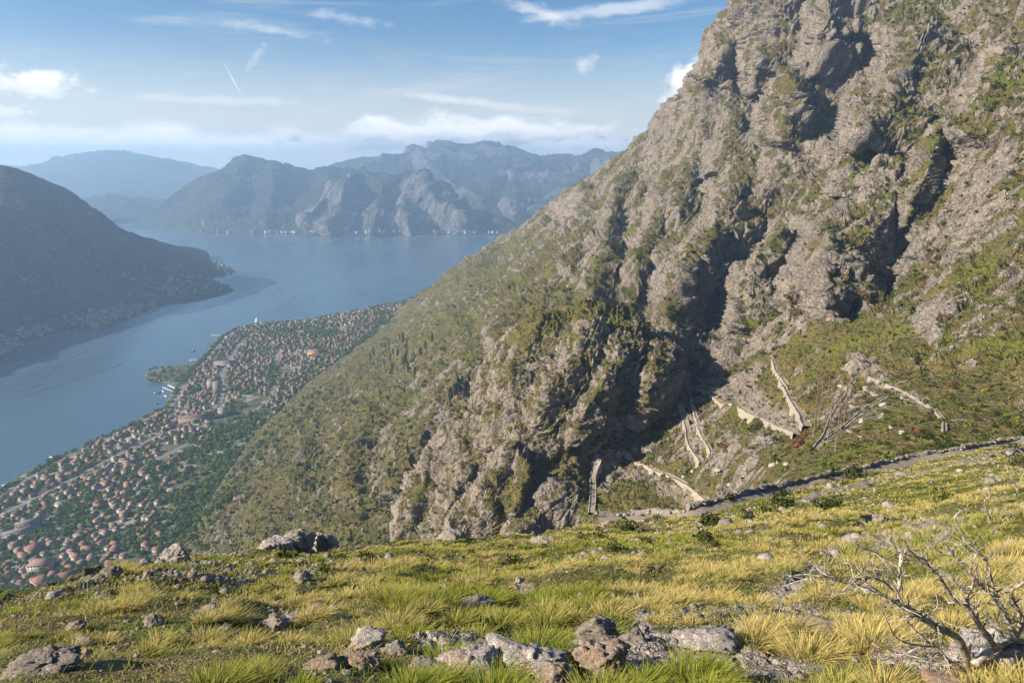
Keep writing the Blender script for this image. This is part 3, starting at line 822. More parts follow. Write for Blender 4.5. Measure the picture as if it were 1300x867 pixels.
HERO = [  # u, v of the middle, width px, height px, material, label
    (764, 812, 56, 34, M_ROCKD, 'grey boulder lying just above a split reddish boulder at the foot of the grass'),
    (758, 847, 62, 48, M_ROCKR, 'cracked reddish brown boulder at the bottom edge, below the grey boulder'),
    (806, 822, 40, 22, M_ROCKD, 'low dark rock in the shade right of the grey boulder'),
    (668, 853, 96, 30, M_ROCKL, 'long tilted slab speckled with white and pink lichen left of the reddish boulder'),
    (598, 856, 74, 28, M_ROCKL, 'broad lichen spotted rock at the bottom edge left of the long tilted slab'),
    (706, 866, 44, 28, M_ROCKR, 'brown stone wedged between the long slab and the reddish boulder'),
    (505, 834, 26, 14, M_ROCK, 'small grey stone between two big grass tussocks near the bottom edge'),
    (464, 828, 44, 20, M_ROCKL, 'white and red lichen covered rock beside a big tussock'),
    (458, 858, 48, 20, M_ROCKR, 'tan rounded rock at the bottom edge below the red lichened one'),
    (412, 862, 44, 18, M_ROCKR, 'flat brown rock at the bottom edge left of the tan rounded one'),
    (540, 862, 46, 16, M_ROCKD, 'dark flat rock at the bottom edge left of the broad lichen spotted rock'),
    (351, 794, 34, 18, M_ROCK, 'grey humped rock standing alone in the grass'),
    (192, 795, 20, 16, M_ROCK, 'small pale grey block on the stony left slope'),
    (48, 850, 74, 26, M_ROCKD, 'dark lichened slab in the lower left corner of the slope'),
    (90, 803, 26, 13, M_ROCKR, 'small brown rock on the left slope above two flat stones'),
    (104, 813, 24, 9, M_ROCK, 'thin flat grey stone just below the small brown rock'),
    (606, 767, 38, 20, M_ROCK, 'pale tilted slab half buried in tall grass'),
    (223, 712, 30, 22, M_ROCKL, 'pale pointed rock on the skyline above the village'),
    (176, 716, 20, 14, M_ROCKD, 'dark little rock on the skyline left of the pale pointed rock'),
    (350, 690, 44, 20, M_ROCKL, 'long low pale outcrop on the skyline'),
    (374, 680, 44, 30, M_ROCK, 'knobbly grey outcrop on the skyline, taller of the two joined ones'),
    (409, 683, 34, 34, M_ROCKL, 'pointed pale rock with a white streak on the skyline'),
    (381, 738, 20, 16, M_ROCK, 'upright grey stone in the middle of the grassy slope'),
    (1272, 842, 92, 72, M_ROCKL, 'big pale rock under the roots of the dead bush'),
    (900, 822, 74, 20, M_ROCKL, 'low pale rock band in the grass left of the dead bush'),
    (948, 808, 32, 16, M_ROCKL, 'small white rock at the right end of the low pale rock band'),
    (1046, 799, 50, 12, M_ROCKR, 'flat pinkish rock lying in the grass under the dead branches'),
    (1286, 690, 24, 12, M_ROCKL, 'pale rock in the grass beyond the dead bush'),
    (1222, 866, 60, 20, M_ROCKR, 'brown rock beside the base of the dead bush'),
    (575, 678, 30, 14, M_ROCK, 'grey outcrop at the foot of the rocky knoll'),
    (690, 690, 30, 7, M_ROCKL, 'flat strip of pale rock at the far edge of the grass'),
    (262, 790, 26, 12, M_ROCK, 'flat grey rock beside the stony patch on the left slope'),
    (140, 690+52, 22, 12, M_ROCKD, 'dark stone at the grassy edge above the village roofs'),
    (1130, 640, 16, 8, M_ROCKL, 'pale stone beside the little dirt trail'),
]
for k, (u, v, w_, h_, mt, lab) in enumerate(HERO):
    i, j = FG.idx(u, min(v + h_ * .25, 1000)); p = FG.P[i, j]
    if v < interp(F_TOP, u) + 4: i = min(i, FG.nv - 3)
    px = np.hypot(p[1], HC - p[2]) / FPX * 1.0
    sx, sz = w_ * px * .92, h_ * px * 1.05
    me_ = rock_mesh('rock', 100 + k, (sx, sx * .75, sz), 5 if w_ > 28 else 4, mat=mt)
    o_ = link('rock' if max(sx, sz) < .7 else 'boulder', me_)
    o_.location = tuple(p + np.array([0, sx * .2, sz * .12])); o_.rotation_euler = (0, 0, random.uniform(-.4, .4))
    tag(o_, lab, 'rock')
# many loose stones
r = np.random.default_rng(23)
protos = [rock_mesh('stone', 300 + k, (1, r.uniform(.6, 1), r.uniform(.4, .75)), 3, 8, mat=[M_ROCK, M_ROCKL, M_ROCKR, M_ROCKD][k % 4]) for k in range(12)]
KINDS = [('grey', M_ROCK), ('pale lichened', M_ROCKL), ('reddish brown', M_ROCKR), ('dark', M_ROCKD)]
def scatter_stones(n, want_things):
    W = cellsA[:FG.nv - 1] * np.interp(FG.P[:FG.nv - 1, :-1, 1], [3, 12, 30, 60, 120], [1, .5, .12, .04, .01])
    Uc = FG.U[:FG.nv - 1, :-1]; Vc = FG.V[:FG.nv - 1, :-1]
    vg = FG.veg[:FG.nv - 1, :-1]
    W = W * (.22 + np.clip(.7 - vg, 0, 1) * 2.0) * (Uc > -40) * (Uc < 1340) * (Vc < 890) * (1 + 1.5 * (Uc < 500)) * (1 + 2 * (trail2[:FG.nv - 1, :-1] > .3)) * (1 + 2 * trail[:FG.nv - 1, :-1])
    band = np.exp(-((Vc - 862) / 22) ** 2) * (Uc > 380) * (Uc < 720)
    W = W * (1 + 3 * band)
    cdf = np.cumsum(W.ravel()) / W.sum()
    c = np.searchsorted(cdf, r.random(n)); i, j = np.unravel_index(c, W.shape)
    P = FG.P[i, j]; size = P[:, 1] * r.lognormal(math.log(.0125), .45, n)
    return P, np.clip(size, .04, 1.2), FG.U[i, j], FG.V[i, j]
P_, S_, U_, V_ = scatter_stones(260, True)
for k in range(260):
    kind = int(r.integers(4)); o_ = bpy.data.objects.new('loose_stone', protos[kind + 4 * int(r.integers(3))]); COL.objects.link(o_)
    o_.location = tuple(P_[k] + np.array([0, 0, S_[k] * .08])); o_.scale = (S_[k],) * 3
    o_.rotation_euler = (r.uniform(-.3, .3), r.uniform(-.3, .3), r.uniform(0, 6.28))
    side = 'left' if U_[k] < 430 else ('middle' if U_[k] < 870 else 'right')
    lab = f'{KINDS[kind][0]} loose stone lying in the grass, {side} part of the near slope'
    tag(o_, lab, 'stone', f'{KINDS[kind][0]} loose stones, {side} part of the near slope')
P_, S_, U_, V_ = scatter_stones(8000, False)
S_ *= .55
V2, T2 = ICO[2] if False else ICO[1]
base_ = []
for k in range(6):
    rr = np.random.default_rng(k); base_.append(V2 * rr.uniform(.6, 1.1, (len(V2), 1)) * np.array([1, .8, .55]) * .55)
VV, TT = [], []
for k in range(len(P_)):
    a = r.uniform(0, 6.28); c_, s_ = math.cos(a), math.sin(a)
    b = base_[k % 6]; q_ = np.stack([b[:, 0] * c_ - b[:, 1] * s_, b[:, 0] * s_ + b[:, 1] * c_, b[:, 2]], -1) * S_[k] + P_[k]
    VV.append(q_); TT.append(T2 + len(V2) * k)
gr = link('gravel', np_mesh('gravel', np.concatenate(VV), tris=np.concatenate(TT), smooth=False), mat=M_ROCK)
tag(gr, 'loose grey gravel and chips between the grass tussocks', 'gravel', kind='stuff')

# ------------------------------------------------------------------ tubes, dead bushes
def tube(points, radii, sides=7, wob=0.0, seed=0):
    """one tapering tube along points; returns V, quads, tris"""
    P = np.array(points, float); Rr = np.array(radii, float)
    # resample with a smooth curve
    n0_ = len(P); t = np.arange(n0_); tt = np.linspace(0, n0_ - 1, (n0_ - 1) * 4 + 1)
    def cr(P, x):
        i = np.clip(np.floor(x).astype(int), 0, n0_ - 2); f = (x - i)[:, None]
        p0 = P[np.maximum(i - 1, 0)]; p1 = P[i]; p2 = P[i + 1]; p3 = P[np.minimum(i + 2, n0_ - 1)]
        return .5 * ((2 * p1) + (-p0 + p2) * f + (2 * p0 - 5 * p1 + 4 * p2 - p3) * f ** 2 + (-p0 + 3 * p1 - 3 * p2 + p3) * f ** 3)
    Q = cr(P, tt); rr = np.interp(tt, t, Rr)
    if wob:
        Q = Q + np.stack([vnoise(Q * 9 + seed), vnoise(Q * 9 + 20 + seed), vnoise(Q * 9 + 40 + seed)], -1) * wob
    T = np.gradient(Q, axis=0); T /= np.linalg.norm(T, axis=1, keepdims=True) + 1e-9
    up = np.tile(np.array([.31, .87, .38]), (len(Q), 1))
    A = np.cross(T, up); A /= np.linalg.norm(A, axis=1, keepdims=True); B = np.cross(T, A)
    an = np.linspace(0, 2 * np.pi, sides, endpoint=False)
    ring = Q[:, None] + rr[:, None, None] * (A[:, None] * np.cos(an)[None, :, None] + B[:, None] * np.sin(an)[None, :, None]) * (1 + .12 * np.sin(an * 2 + seed)[None, :, None])
    V = ring.reshape(-1, 3); m_ = len(Q)
    i = np.arange(m_ - 1)[:, None] * sides; j = np.arange(sides)[None]
    q = np.stack([i + j, i + (j + 1) % sides, i + sides + (j + 1) % sides, i + sides + j], -1).reshape(-1, 4)
    V = np.concatenate([V, Q[:1], Q[-1:]])
    jj = np.arange(sides)
    t1 = np.stack([np.full(sides, len(V) - 2), (jj + 1) % sides, jj], -1)
    o_ = (m_ - 1) * sides
    t2 = np.stack([np.full(sides, len(V) - 1), o_ + jj, o_ + (jj + 1) % sides], -1)
    return V, q, np.concatenate([t1, t2])
def merge(parts):
    Vs, Qs, Ts = [], [], []; n_ = 0
    for V, q, t in parts:
        Vs.append(V); Qs.append(q + n_) if len(q) else None; Ts.append(t + n_) if len(t) else None; n_ += len(V)
    return np.concatenate(Vs), (np.concatenate(Qs) if Qs else None), (np.concatenate(Ts) if Ts else None)
def z8(pts, s=2.824, ou=880, ov=560): return [(ou + x / s, ov + y / s) for x, y in pts]
def dead_bush(root_uv, depth, chains, label, name='dead_bush', rad=.03, twigs=True, seed=0, mat=M_DEAD, spread=.5, tw_len=.18):
    """chains: pixel polylines with a start radius factor; each is one branch grown at its own depth"""
    rr = np.random.default_rng(seed)
    p0 = fg_at(*root_uv); root = empty(name, tuple(p0))
    tag(root, label, 'bush')
    placed = []                                            # (u, v, depth)
    for ci_, (pts, f0, f1, part, mt) in enumerate(chains):
        # start depth: nearest point already placed, else the root
        if placed:
            d = [math.hypot(pts[0][0] - a, pts[0][1] - b) for a, b, _, in placed]; k_ = int(np.argmin(d)); D0 = placed[k_][2] if d[k_] < 14 else depth
        else: D0 = depth
        drift = rr.uniform(-spread, spread)
        Ls = np.concatenate([[0], np.cumsum([math.hypot(pts[i + 1][0] - pts[i][0], pts[i + 1][1] - pts[i][1]) for i in range(len(pts) - 1)])]); Ls /= Ls[-1]
        W = []
        for (u, v), l in zip(pts, Ls):
            D = D0 + drift * l * min(1, len(pts) / 5)
            g = fg_at(u, v)                               # never below the ground behind it
            D = min(D, g[1] - .05) if D0 <= g[1] else D
            W.append(at(u, v, D)); placed.append((u, v, D))
        W = np.array(W)
        radii = rad * (f0 + (f1 - f0) * Ls)
        prt = [tube(W - p0, radii, 7, rad * .5, ci_)]
        if twigs:
            L = len(W)
            for i in range(1, L):
                for _ in range(4 if i > L // 3 else 2):
                    t = rr.random(); b = W[i - 1] * (1 - t) + W[i] * t; rb = np.interp(Ls[i], [0, 1], [f0, f1]) * rad
                    if rb > rad * .75: continue
                    dirv = (W[i] - W[i - 1]); dirv /= np.linalg.norm(dirv) + 1e-9
                    q_ = dirv * rr.uniform(.2, .8) + rr.normal(0, .55, 3) + np.array([0, 0, .25]); q_ /= np.linalg.norm(q_)
                    ln = tw_len * rr.uniform(.4, 1.5)
                    pp = [b - p0]; cur = b - p0; dd = q_
                    for s_ in range(4):
                        dd = dd + rr.normal(0, .28, 3); dd /= np.linalg.norm(dd); cur = cur + dd * ln / 4; pp.append(cur)
                    r0 = min(rb * .6, rad * .28)
                    prt.append(tube(pp, np.linspace(r0, r0 * .25, 5), 5, 0, _))
                    for _s in range(int(rr.integers(1, 4))):
                        cur2 = pp[int(rr.integers(1, 4))]; dd2 = dd + rr.normal(0, .6, 3); dd2 /= np.linalg.norm(dd2); p2_ = [cur2]
                        for s_ in range(3):
                            dd2 = dd2 + rr.normal(0, .25, 3); dd2 /= np.linalg.norm(dd2); cur2 = cur2 + dd2 * ln / 5; p2_.append(cur2)
                        prt.append(tube(p2_, np.linspace(r0 * .5, r0 * .2, 4), 4))
        V, q, t = merge(prt)
        link(part, np_mesh(part, V, quads=q, tris=t), root, mt or mat)
    return root
B_, T_ = 'branch', 'stem'
CH = [([(990, 805), (975, 760), (950, 715), (900, 680), (850, 650), (790, 615), (745, 588)], 1.0, .6, T_, None),
      ([(745, 588), (733, 550), (740, 480), (745, 405), (735, 380)], .55, .3, B_, None),
      ([(745, 588), (690, 552), (640, 530), (560, 508), (500, 490), (430, 480), (345, 486)], .5, .12, B_, None),
      ([(500, 490), (455, 465), (435, 450), (415, 490)], .2, .1, B_, None),
      ([(430, 495), (380, 500), (325, 518)], .2, .08, B_, None),
      ([(560, 508), (620, 490), (680, 500), (722, 540)], .3, .2, B_, None),
      ([(575, 490), (560, 445), (525, 433)], .2, .08, B_, None),
      ([(745, 405), (710, 365), (680, 322)], .25, .08, B_, None),
      ([(745, 405), (690, 410), (640, 398), (600, 380), (570, 335)], .28, .08, B_, None),
      ([(655, 408), (640, 455), (690, 462)], .18, .08, B_, None),
      ([(745, 405), (800, 418), (832, 436), (842, 395), (868, 368)], .28, .1, B_, None),
      ([(955, 810), (905, 775), (860, 732), (800, 680), (755, 630)], .6, .2, B_, None),
      ([(860, 735), (800, 742), (720, 768), (640, 725)], .3, .1, B_, None),
      ([(860, 735), (750, 722), (705, 665), (672, 600)], .28, .08, B_, None),
      ([(940, 800), (860, 800), (790, 770), (700, 770)], .3, .08, B_, None)]
dead_bush((1225, 852), 5.15, [(z8(p), a, b, c, d) for p, a, b, c, d in CH], 'bleached dead bush leaning far left over the grass, left of the two at the corner', rad=.034, seed=3)
CH = [([(1010, 800), (1060, 752), (1140, 712), (1200, 716)], 1.0, .8, T_, None),
      ([(1080, 735), (1050, 690), (1000, 620), (940, 560), (880, 490), (845, 440), (785, 400), (755, 340)], .75, .12, B_, None),
      ([(1000, 620), (985, 560), (1003, 510), (990, 470)], .4, .2, B_, None),
      ([(1150, 705), (1130, 640), (1088, 570), (1030, 512), (980, 450), (930, 400), (870, 340), (800, 262)], .8, .1, B_, None),
      ([(1088, 570), (1070, 485), (1050, 430), (990, 370), (932, 290), (965, 245)], .5, .1, B_, None),
      ([(1050, 430), (1072, 398)], .25, .1, B_, None), ([(1005, 385), (1030, 332)], .2, .08, B_, None),
      ([(1030, 512), (960, 522), (905, 472), (860, 440)], .3, .1, B_, None),
      ([(960, 430), (1020, 402)], .22, .1, B_, None),
      ([(1150, 700), (1178, 640), (1160, 580), (1140, 540), (1190, 495), (1240, 470)], .6, .2, B_, None),
      ([(930, 400), (870, 390), (820, 320)], .2, .08, B_, None),
      ([(1160, 700), (1200, 620), (1230, 560), (1215, 470), (1260, 400)], .5, .1, B_, None)]
dead_bush((1268, 815), 5.05, [(z8(p), a, b, c, d) for p, a, b, c, d in CH], 'grey dead bush with upright forked limbs rising over the big pale rock in the corner', rad=.034, seed=9)
CH = [([(1075, 300), (1060, 270), (1045, 215), (1066, 190), (1052, 110)], 1, .2, B_, None), ([(1060, 290), (1110, 280), (1190, 276), (1240, 262)], .8, .2, B_, None), ([(1110, 280), (1140, 262)], .4, .2, B_, None), ([(1100, 285), (1090, 300)], .5, .3, B_, None)]
dead_bush((1262, 665), 15.5, [(z8(p), a, b, c, d) for p, a, b, c, d in CH], 'thin leafless bush in the grass up the slope behind the big dead bushes', rad=.03, seed=12, tw_len=.5, spread=.8)
CH = [([(1165, 185), (1150, 150), (1120, 80)], 1, .2, B_, None), ([(1160, 180), (1180, 130), (1190, 90)], .8, .2, B_, None), ([(1150, 150), (1110, 120)], .5, .2, B_, None)]
dead_bush((1293, 627), 26, [(z8(p), a, b, c, d) for p, a, b, c, d in CH], 'small bare bush highest up the grass below the old stone road', rad=.04, seed=15, tw_len=.8, spread=.8)
CH = [([(40, 765), (50, 735), (64, 742)], 1, .2, B_, None), ([(40, 765), (36, 742)], 1, .2, B_, None)]
dead_bush((36, 778), 12.5, [([(30, 770), (38, 757), (41, 748)], 1, .2, B_, None), ([(30, 770), (22, 752), (12, 738)], .7, .2, B_, None), ([(34, 768), (48, 752), (60, 736)], .7, .2, B_, None)], 'tiny leafless twigs on the skyline above the village at the far left', rad=.012, seed=18, tw_len=.15, spread=.3)
# ------------------------------------------------------------------ shore plain with the town
SH = [(-700, 1050), (-500, 905), (-200, 722), (0, 622), (60, 587), (120, 558), (150, 546), (185, 528), (208, 516), (219, 500), (231, 478), (251, 460), (261, 449), (277, 430), (296, 418),
      (328, 411), (377, 408), (394, 406), (416, 401), (441, 397), (475, 389), (498, 385), (560, 368), (640, 350)]
shW = np.array([at_z(u, v, 0) for u, v in SH]); oS = np.argsort(shW[:, 1])
def x_shore(y): return np.interp(y, shW[oS, 1], shW[oS, 0])
def z_plain(x, y):
    d = x - x_shore(y)
    return .5 + np.clip(d, -30, 900) * .052 + 1.2 * sstep(20, 200, d) * vnoise(np.stack([x / 70, y / 70, 0 * x], -1))
ys = np.linspace(250, 4200, 620); ds = np.concatenate([np.linspace(-24, 30, 16), np.linspace(38, 620, 110)])
Yg = np.repeat(ys[None], len(ds), 0); Xg = x_shore(Yg) + ds[:, None] + 6 * fbm(np.stack([Yg / 60, Yg * 0, Yg * 0], -1), 3) * (ds[:, None] < 40)
Zg = z_plain(Xg, Yg); Zg = np.where(ds[:, None] < 2, -3.0 + (ds[:, None] + 24) / 26 * 3.4, Zg)
PL = np.stack([Xg, Yg, Zg], -1)
m, nt = new_mat('town_ground'); n = N(nt); p = n.pos()
c1 = n.mix(n.ramp(n.noise(p, 1 / 22, 5, .6), .4, .6), (.045, .06, .025), (.10, .105, .05))
c1 = n.mix(n.ramp(n.noise(n.vmath('ADD', p, (90, 3, 1)), 1 / 30, 4, .6), .52, .6), c1, (.26, .24, .21))
c1 = n.mix(n.ramp(n.noise(p, 1 / 5, 4, .6), .5, .7), c1, (.035, .045, .02))
n.out(n.bsdf(c1, .95)); M_PLAIN = m
tag(link('shore_plain', np_mesh('shore_plain', PL, quads=grid_quads(*PL.shape[:2])), mat=M_PLAIN), kind='structure')
# small wooded point with a quay
HD = [(182, 479), (183, 476), (192, 471), (204, 467), (222, 465), (240, 462), (262, 462), (262, 490), (240, 494), (222, 488), (206, 485), (192, 482)]
hw = np.array([at_z(u, v, 0) for u, v in HD]); cen = hw.mean(0)
ringn = [1.0, .97, .8, .4, .05]; zs = [-1, .8, 2.2, 3.5, 4]
V = np.concatenate([np.stack([cen[0] + (hw[:, 0] - cen[0]) * s_, cen[1] + (hw[:, 1] - cen[1]) * s_, np.full(len(hw), z_)], -1) for s_, z_ in zip(ringn, zs)])
nh = len(hw); q_ = [[k * nh + i, k * nh + (i + 1) % nh, (k + 1) * nh + (i + 1) % nh, (k + 1) * nh + i] for k in range(4) for i in range(nh)]
tag(link('wooded_point', np_mesh('wooded_point', V, quads=q_), mat=M_PLAIN), kind='structure')

# ------------------------------------------------------------------ roads in town
M_ROAD = simple('pale_asphalt', (.17, .165, .16), .9, .2, .3)
def ribbon_on(fn, pts, width, lift, name, mat, thick=0):
    P = np.array(pts, float)
    L = np.concatenate([[0], np.cumsum(np.linalg.norm(np.diff(P, axis=0), axis=1))]); t = np.linspace(0, L[-1], max(8, int(L[-1] / 8)))
    X = np.stack([np.interp(t, L, P[:, 0]), np.interp(t, L, P[:, 1])], -1)
    T = np.gradient(X, axis=0); T /= np.linalg.norm(T, axis=1, keepdims=True); S_ = np.stack([-T[:, 1], T[:, 0]], -1) * width / 2
    a, b = X + S_, X - S_
    V = np.concatenate([np.column_stack([a, fn(a[:, 0], a[:, 1]) + lift]), np.column_stack([b, fn(b[:, 0], b[:, 1]) + lift])])
    k = len(X); q_ = [[i, i + 1, k + i + 1, k + i] for i in range(k - 1)]
    return tag(link(name, np_mesh(name, V, quads=q_), mat=mat), kind='structure')
def pl(u, v, z=12): q = at_z(u, v, z); return (q[0], q[1])
SHORE_ROAD = [(float(x_shore(y)) + 16, y) for y in range(520, 2500, 40)]
for pts in (SHORE_ROAD, [(a + 75 + 20 * math.sin(b / 150), b) for a, b in SHORE_ROAD], [(a + 165 + 25 * math.sin(b / 190 + 1), b) for a, b in SHORE_ROAD[:28]], [pl(133, 690), pl(128, 660), pl(118, 640), pl(112, 622)], [pl(30, 712, 10), pl(60, 680), pl(95, 650), pl(130, 615), pl(190, 575), pl(240, 540)],
            [pl(418, 468, 14), pl(410, 455, 12), pl(404, 440, 8)], [pl(390, 424, 8), pl(430, 418, 10), pl(470, 412, 10)], [pl(0, 740), pl(50, 700), pl(80, 702), pl(100, 715)]):
    ribbon_on(lambda x, y: z_plain(x, y), pts, 8, .35, 'town_road', M_ROAD)

# ------------------------------------------------------------------ houses
def flatmat(name, c, rough=.85, s=.5): return simple(name, c, rough, .18, s)
ROOFS = [('orange tiled', flatmat('orange_roof_tiles', (.235, .105, .07))), ('brown tiled', flatmat('brown_roof_tiles', (.16, .095, .07))),
         ('faded pink tiled', flatmat('faded_roof_tiles', (.23, .145, .12))), ('grey', flatmat('grey_roof', (.17, .165, .16)))]
WALLS = [('cream', flatmat('cream_plaster', (.30, .26, .21))), ('white', flatmat('white_plaster', (.37, .35, .32))), ('sandy stone', flatmat('sandy_stone_wall', (.22, .185, .145)))]
M_WIN = simple('dark_window_glass', (.05, .06, .07), .25, .1, 1, .5)
M_DOOR = simple('brown_wooden_door', (.12, .07, .04), .7, .2, 2)
def prism_mesh(name, w, d, z0, h, over, hip, mat):
    a, b = w / 2 + over, d / 2 + over
    rx = a - (b * .95 if hip else 0)
    e = .22
    V = [(-a, -b, z0), (a, -b, z0), (a, b, z0), (-a, b, z0), (-a, -b, z0 + e), (a, -b, z0 + e), (a, b, z0 + e), (-a, b, z0 + e), (-rx, 0, z0 + e + h), (rx, 0, z0 + e + h)]
    Q = [(0, 3, 2, 1), (0, 1, 5, 4), (1, 2, 6, 5), (2, 3, 7, 6), (3, 0, 4, 7), (4, 5, 9, 8), (6, 7, 8, 9)]
    T = [(5, 6, 9), (7, 4, 8)]
    me_ = np_mesh(name, V, quads=Q, tris=T, smooth=False); me_.materials.append(mat); return me_
def boxes_mesh(name, bx, mat):
    V, Q = [], []
    for (x0, x1, y0, y1, z0, z1) in bx:
        k = len(V); V += [(x0, y0, z0), (x1, y0, z0), (x1, y1, z0), (x0, y1, z0), (x0, y0, z1), (x1, y0, z1), (x1, y1, z1), (x0, y1, z1)]
        Q += [(k, k + 3, k + 2, k + 1), (k + 4, k + 5, k + 6, k + 7), (k, k + 1, k + 5, k + 4), (k + 1, k + 2, k + 6, k + 5), (k + 2, k + 3, k + 7, k + 6), (k + 3, k, k + 4, k + 7)]
    me_ = np_mesh(name, V, quads=Q, smooth=False); me_.materials.append(mat); return me_
TYPES = []   # (word, w, d, h, roof_h, hip, wing)
for word, w_, d_, h_, rh, hip in (('gabled house', 12, 9, 6, 2.6, False), ('low gabled house', 10, 8, 4, 2.2, False), ('hip-roofed house', 11, 10, 6.5, 2.6, True), ('long gabled house', 20, 9, 6, 2.6, False), ('tall hip-roofed house', 12, 11, 9, 2.8, True)):
    TYPES.append((word, w_, d_, h_, rh, hip))
HM = {}
for ti, (word, w_, d_, h_, rh, hip) in enumerate(TYPES):
    for wi, (wn, wm) in enumerate(WALLS): HM['w', ti, wi] = boxes_mesh('wall', [(-w_ / 2, w_ / 2, -d_ / 2, d_ / 2, -2.5, h_)], wm)
    for ri, (rn, rm) in enumerate(ROOFS): HM['r', ti, ri] = prism_mesh('roof', w_, d_, h_, rh, .5, hip, rm)
    fl = max(1, int(h_ // 3)); wn_ = []
    for f in range(fl):
        for x in np.arange(-w_ / 2 + 1.6, w_ / 2 - 1.2, 3.0):
            for s_ in (-1, 1): wn_.append((x - .5, x + .5, s_ * (d_ / 2 + .03) - .05, s_ * (d_ / 2 + .03) + .05, f * 3 + 1.0, f * 3 + 2.3))
    HM['n', ti] = boxes_mesh('window', wn_, M_WIN)
rh_ = np.random.default_rng(77)
def house_spots():
    pts = []
    occ = {}
    tries = 0
    want = 2700
    while len(pts) < want and tries < 60000:
        tries += 1
        y = 460 + (2750 - 460) * rh_.random() ** 1.05; d = 10 + 400 * rh_.random() ** 1.25
        x = float(x_shore(y)) + d
        z = float(z_plain(np.array(x), np.array(y)))
        # foot of the mountain here
        a, b_, w_ = project(x, y, z)
        if not (-60 < a < 560): continue
        foot_v = float(np.interp(a, [p[0] for p in M_TOP], [p[1] for p in M_TOP]))
        if b_ > foot_v - 1 and a > 180: continue
        if a <= 180 and b_ > float(interp(F_TOP, max(a, -200))) + 12: continue
        dens = .58 + 1.5 * float(fbm(np.array([x / 120, y / 120, 4.0]), 3))
        if 205 < a < 330 and b_ > 520 + (a - 205) * -.2 and b_ > foot_v - 75: continue       # the wooded belt
        if a < 260 and b_ > 560 and a > 150 + (700 - b_) * .35 and rh_.random() < .93: continue
        if a > 300 and b_ < 425 and b_ > 412 and a < 430 and rh_.random() < .8: continue
        d2 = x - float(x_shore(y))
        if abs(d2 - 16) < 8 or abs(d2 - 91 - 20 * math.sin(y / 150)) < 9 or (y < 1640 and abs(d2 - 181 - 25 * math.sin(y / 190 + 1)) < 9): continue
        if rh_.random() > dens: continue
        key = (int(x // 9), int(y // 9))
        if any((key[0] + i, key[1] + j) in occ for i, j in ((0, 0), (1, 0), (-1, 0), (0, 1), (0, -1))): continue
        occ[key] = 1; pts.append((x, y, z, a, b_))
    return pts
def project(x, y, z):
    dz = z - HC; ax = y * CP - dz * SP; up = y * SP + dz * CP
    return CX + FPX * x / ax, CY - FPX * up / ax, ax
spots = house_spots(); spots.sort(key=lambda p: p[1])
print('houses', len(spots))
SPOTS = [(x, y) for x, y, *_ in spots]
stuffV, stuffQ, stuffT, stuffM = [], [], [], []
def zone(a, b, y, x):
    d = x - float(x_shore(y))
    near = 'on the waterfront' if d < 45 else ('mid town' if d < 190 else 'inland side')
    dist = 'lower left' if y < 760 else ('under the woods' if y < 1000 else 'towards the point')
    return near + ', ' + dist
STUFFH = []
for k, (x, y, z, a, b_) in enumerate(spots):
    ti = int(rh_.choice(5, p=[.34, .22, .22, .08, .14])); ri = int(rh_.choice(4, p=[.42, .25, .22, .11])); wi = int(rh_.choice(3, p=[.4, .3, .3]))
    s0, s1 = float(x_shore(y - 20)), float(x_shore(y + 20)); ang = math.atan2(40, s1 - s0) + (rh_.integers(2)) * math.pi / 2 + rh_.normal(0, .18)
    sc = rh_.uniform(.46, .76)
    if k < 292:
        root = empty('house', (x, y, z)); root.rotation_euler = (0, 0, ang); root.scale = (sc,) * 3
        w_ = bpy.data.objects.new('wall', HM['w', ti, wi]); COL.objects.link(w_); w_.parent = root
        r_ = bpy.data.objects.new('roof', HM['r', ti, ri]); COL.objects.link(r_); r_.parent = root
        g_ = f"{ROOFS[ri][0].replace(' tiled', '')}-roofed {WALLS[wi][0]} {TYPES[ti][0]}s {zone(a, b_, y, x)}"
        tag(root, f"{WALLS[wi][0]} {TYPES[ti][0]} with {ROOFS[ri][0]} roof {zone(a, b_, y, x)}", 'house', g_)
    else:
        STUFFH.append((x, y, z, ang, sc, ti, ri, wi))
# far villages on the other shore and the far bay
def water_side(u, v, n_, su, sv, lp):
    out = []
    for _ in range(n_):
        uu = u + rh_.normal(0, su); vv = v + rh_.normal(0, sv)
        p = lp.point(uu, vv)
        if 2 < p[2] < 90: out.append((p[0], p[1], p[2] - .5, rh_.uniform(0, 3.1), rh_.uniform(.7, 1.1), int(rh_.integers(5)), int(rh_.choice(4, p=[.2, .2, .35, .25])), int(rh_.integers(2))))
    return out
for u, v, c_, su, sv in ((10, 440, 55, 16, 5), (45, 422, 26, 16, 5), (110, 408, 50, 16, 6), (150, 399, 75, 16, 4), (172, 392, 30, 10, 3), (215, 372, 30, 20, 6), (185, 345, 30, 30, 8), (245, 362, 60, 16, 7)):
    STUFFH += water_side(u, v, c_, su, sv, LP)
for lb in (LB1, LB2):
    for _ in range(60):
        uu = rh_.uniform(230, 292); vv = rh_.uniform(325, 372); i, j = lb.idx(uu, vv); p = lb.P[i, j]
        STUFFH.append((p[0], p[1], p[2] - .5, rh_.uniform(0, 3.1), .8, int(rh_.integers(5)), 1, 0))
for _ in range(110):
    uu = rh_.normal(400, 30) if rh_.random() < .6 else rh_.uniform(240, 640); pch = AP if uu < 450 else SPp
    i, j = pch.idx(uu, 295.5); p = pch.P[i, j]
    if p[2] < 90: STUFFH.append((p[0], p[1], p[2], rh_.uniform(0, 3), 1.5, int(rh_.integers(5)), 2, 1))
slots = [m_ for _, m_ in WALLS] + [m_ for _, m_ in ROOFS]
off = 0; VQ, VT, MQ, MTt, VV = [], [], [], [], []
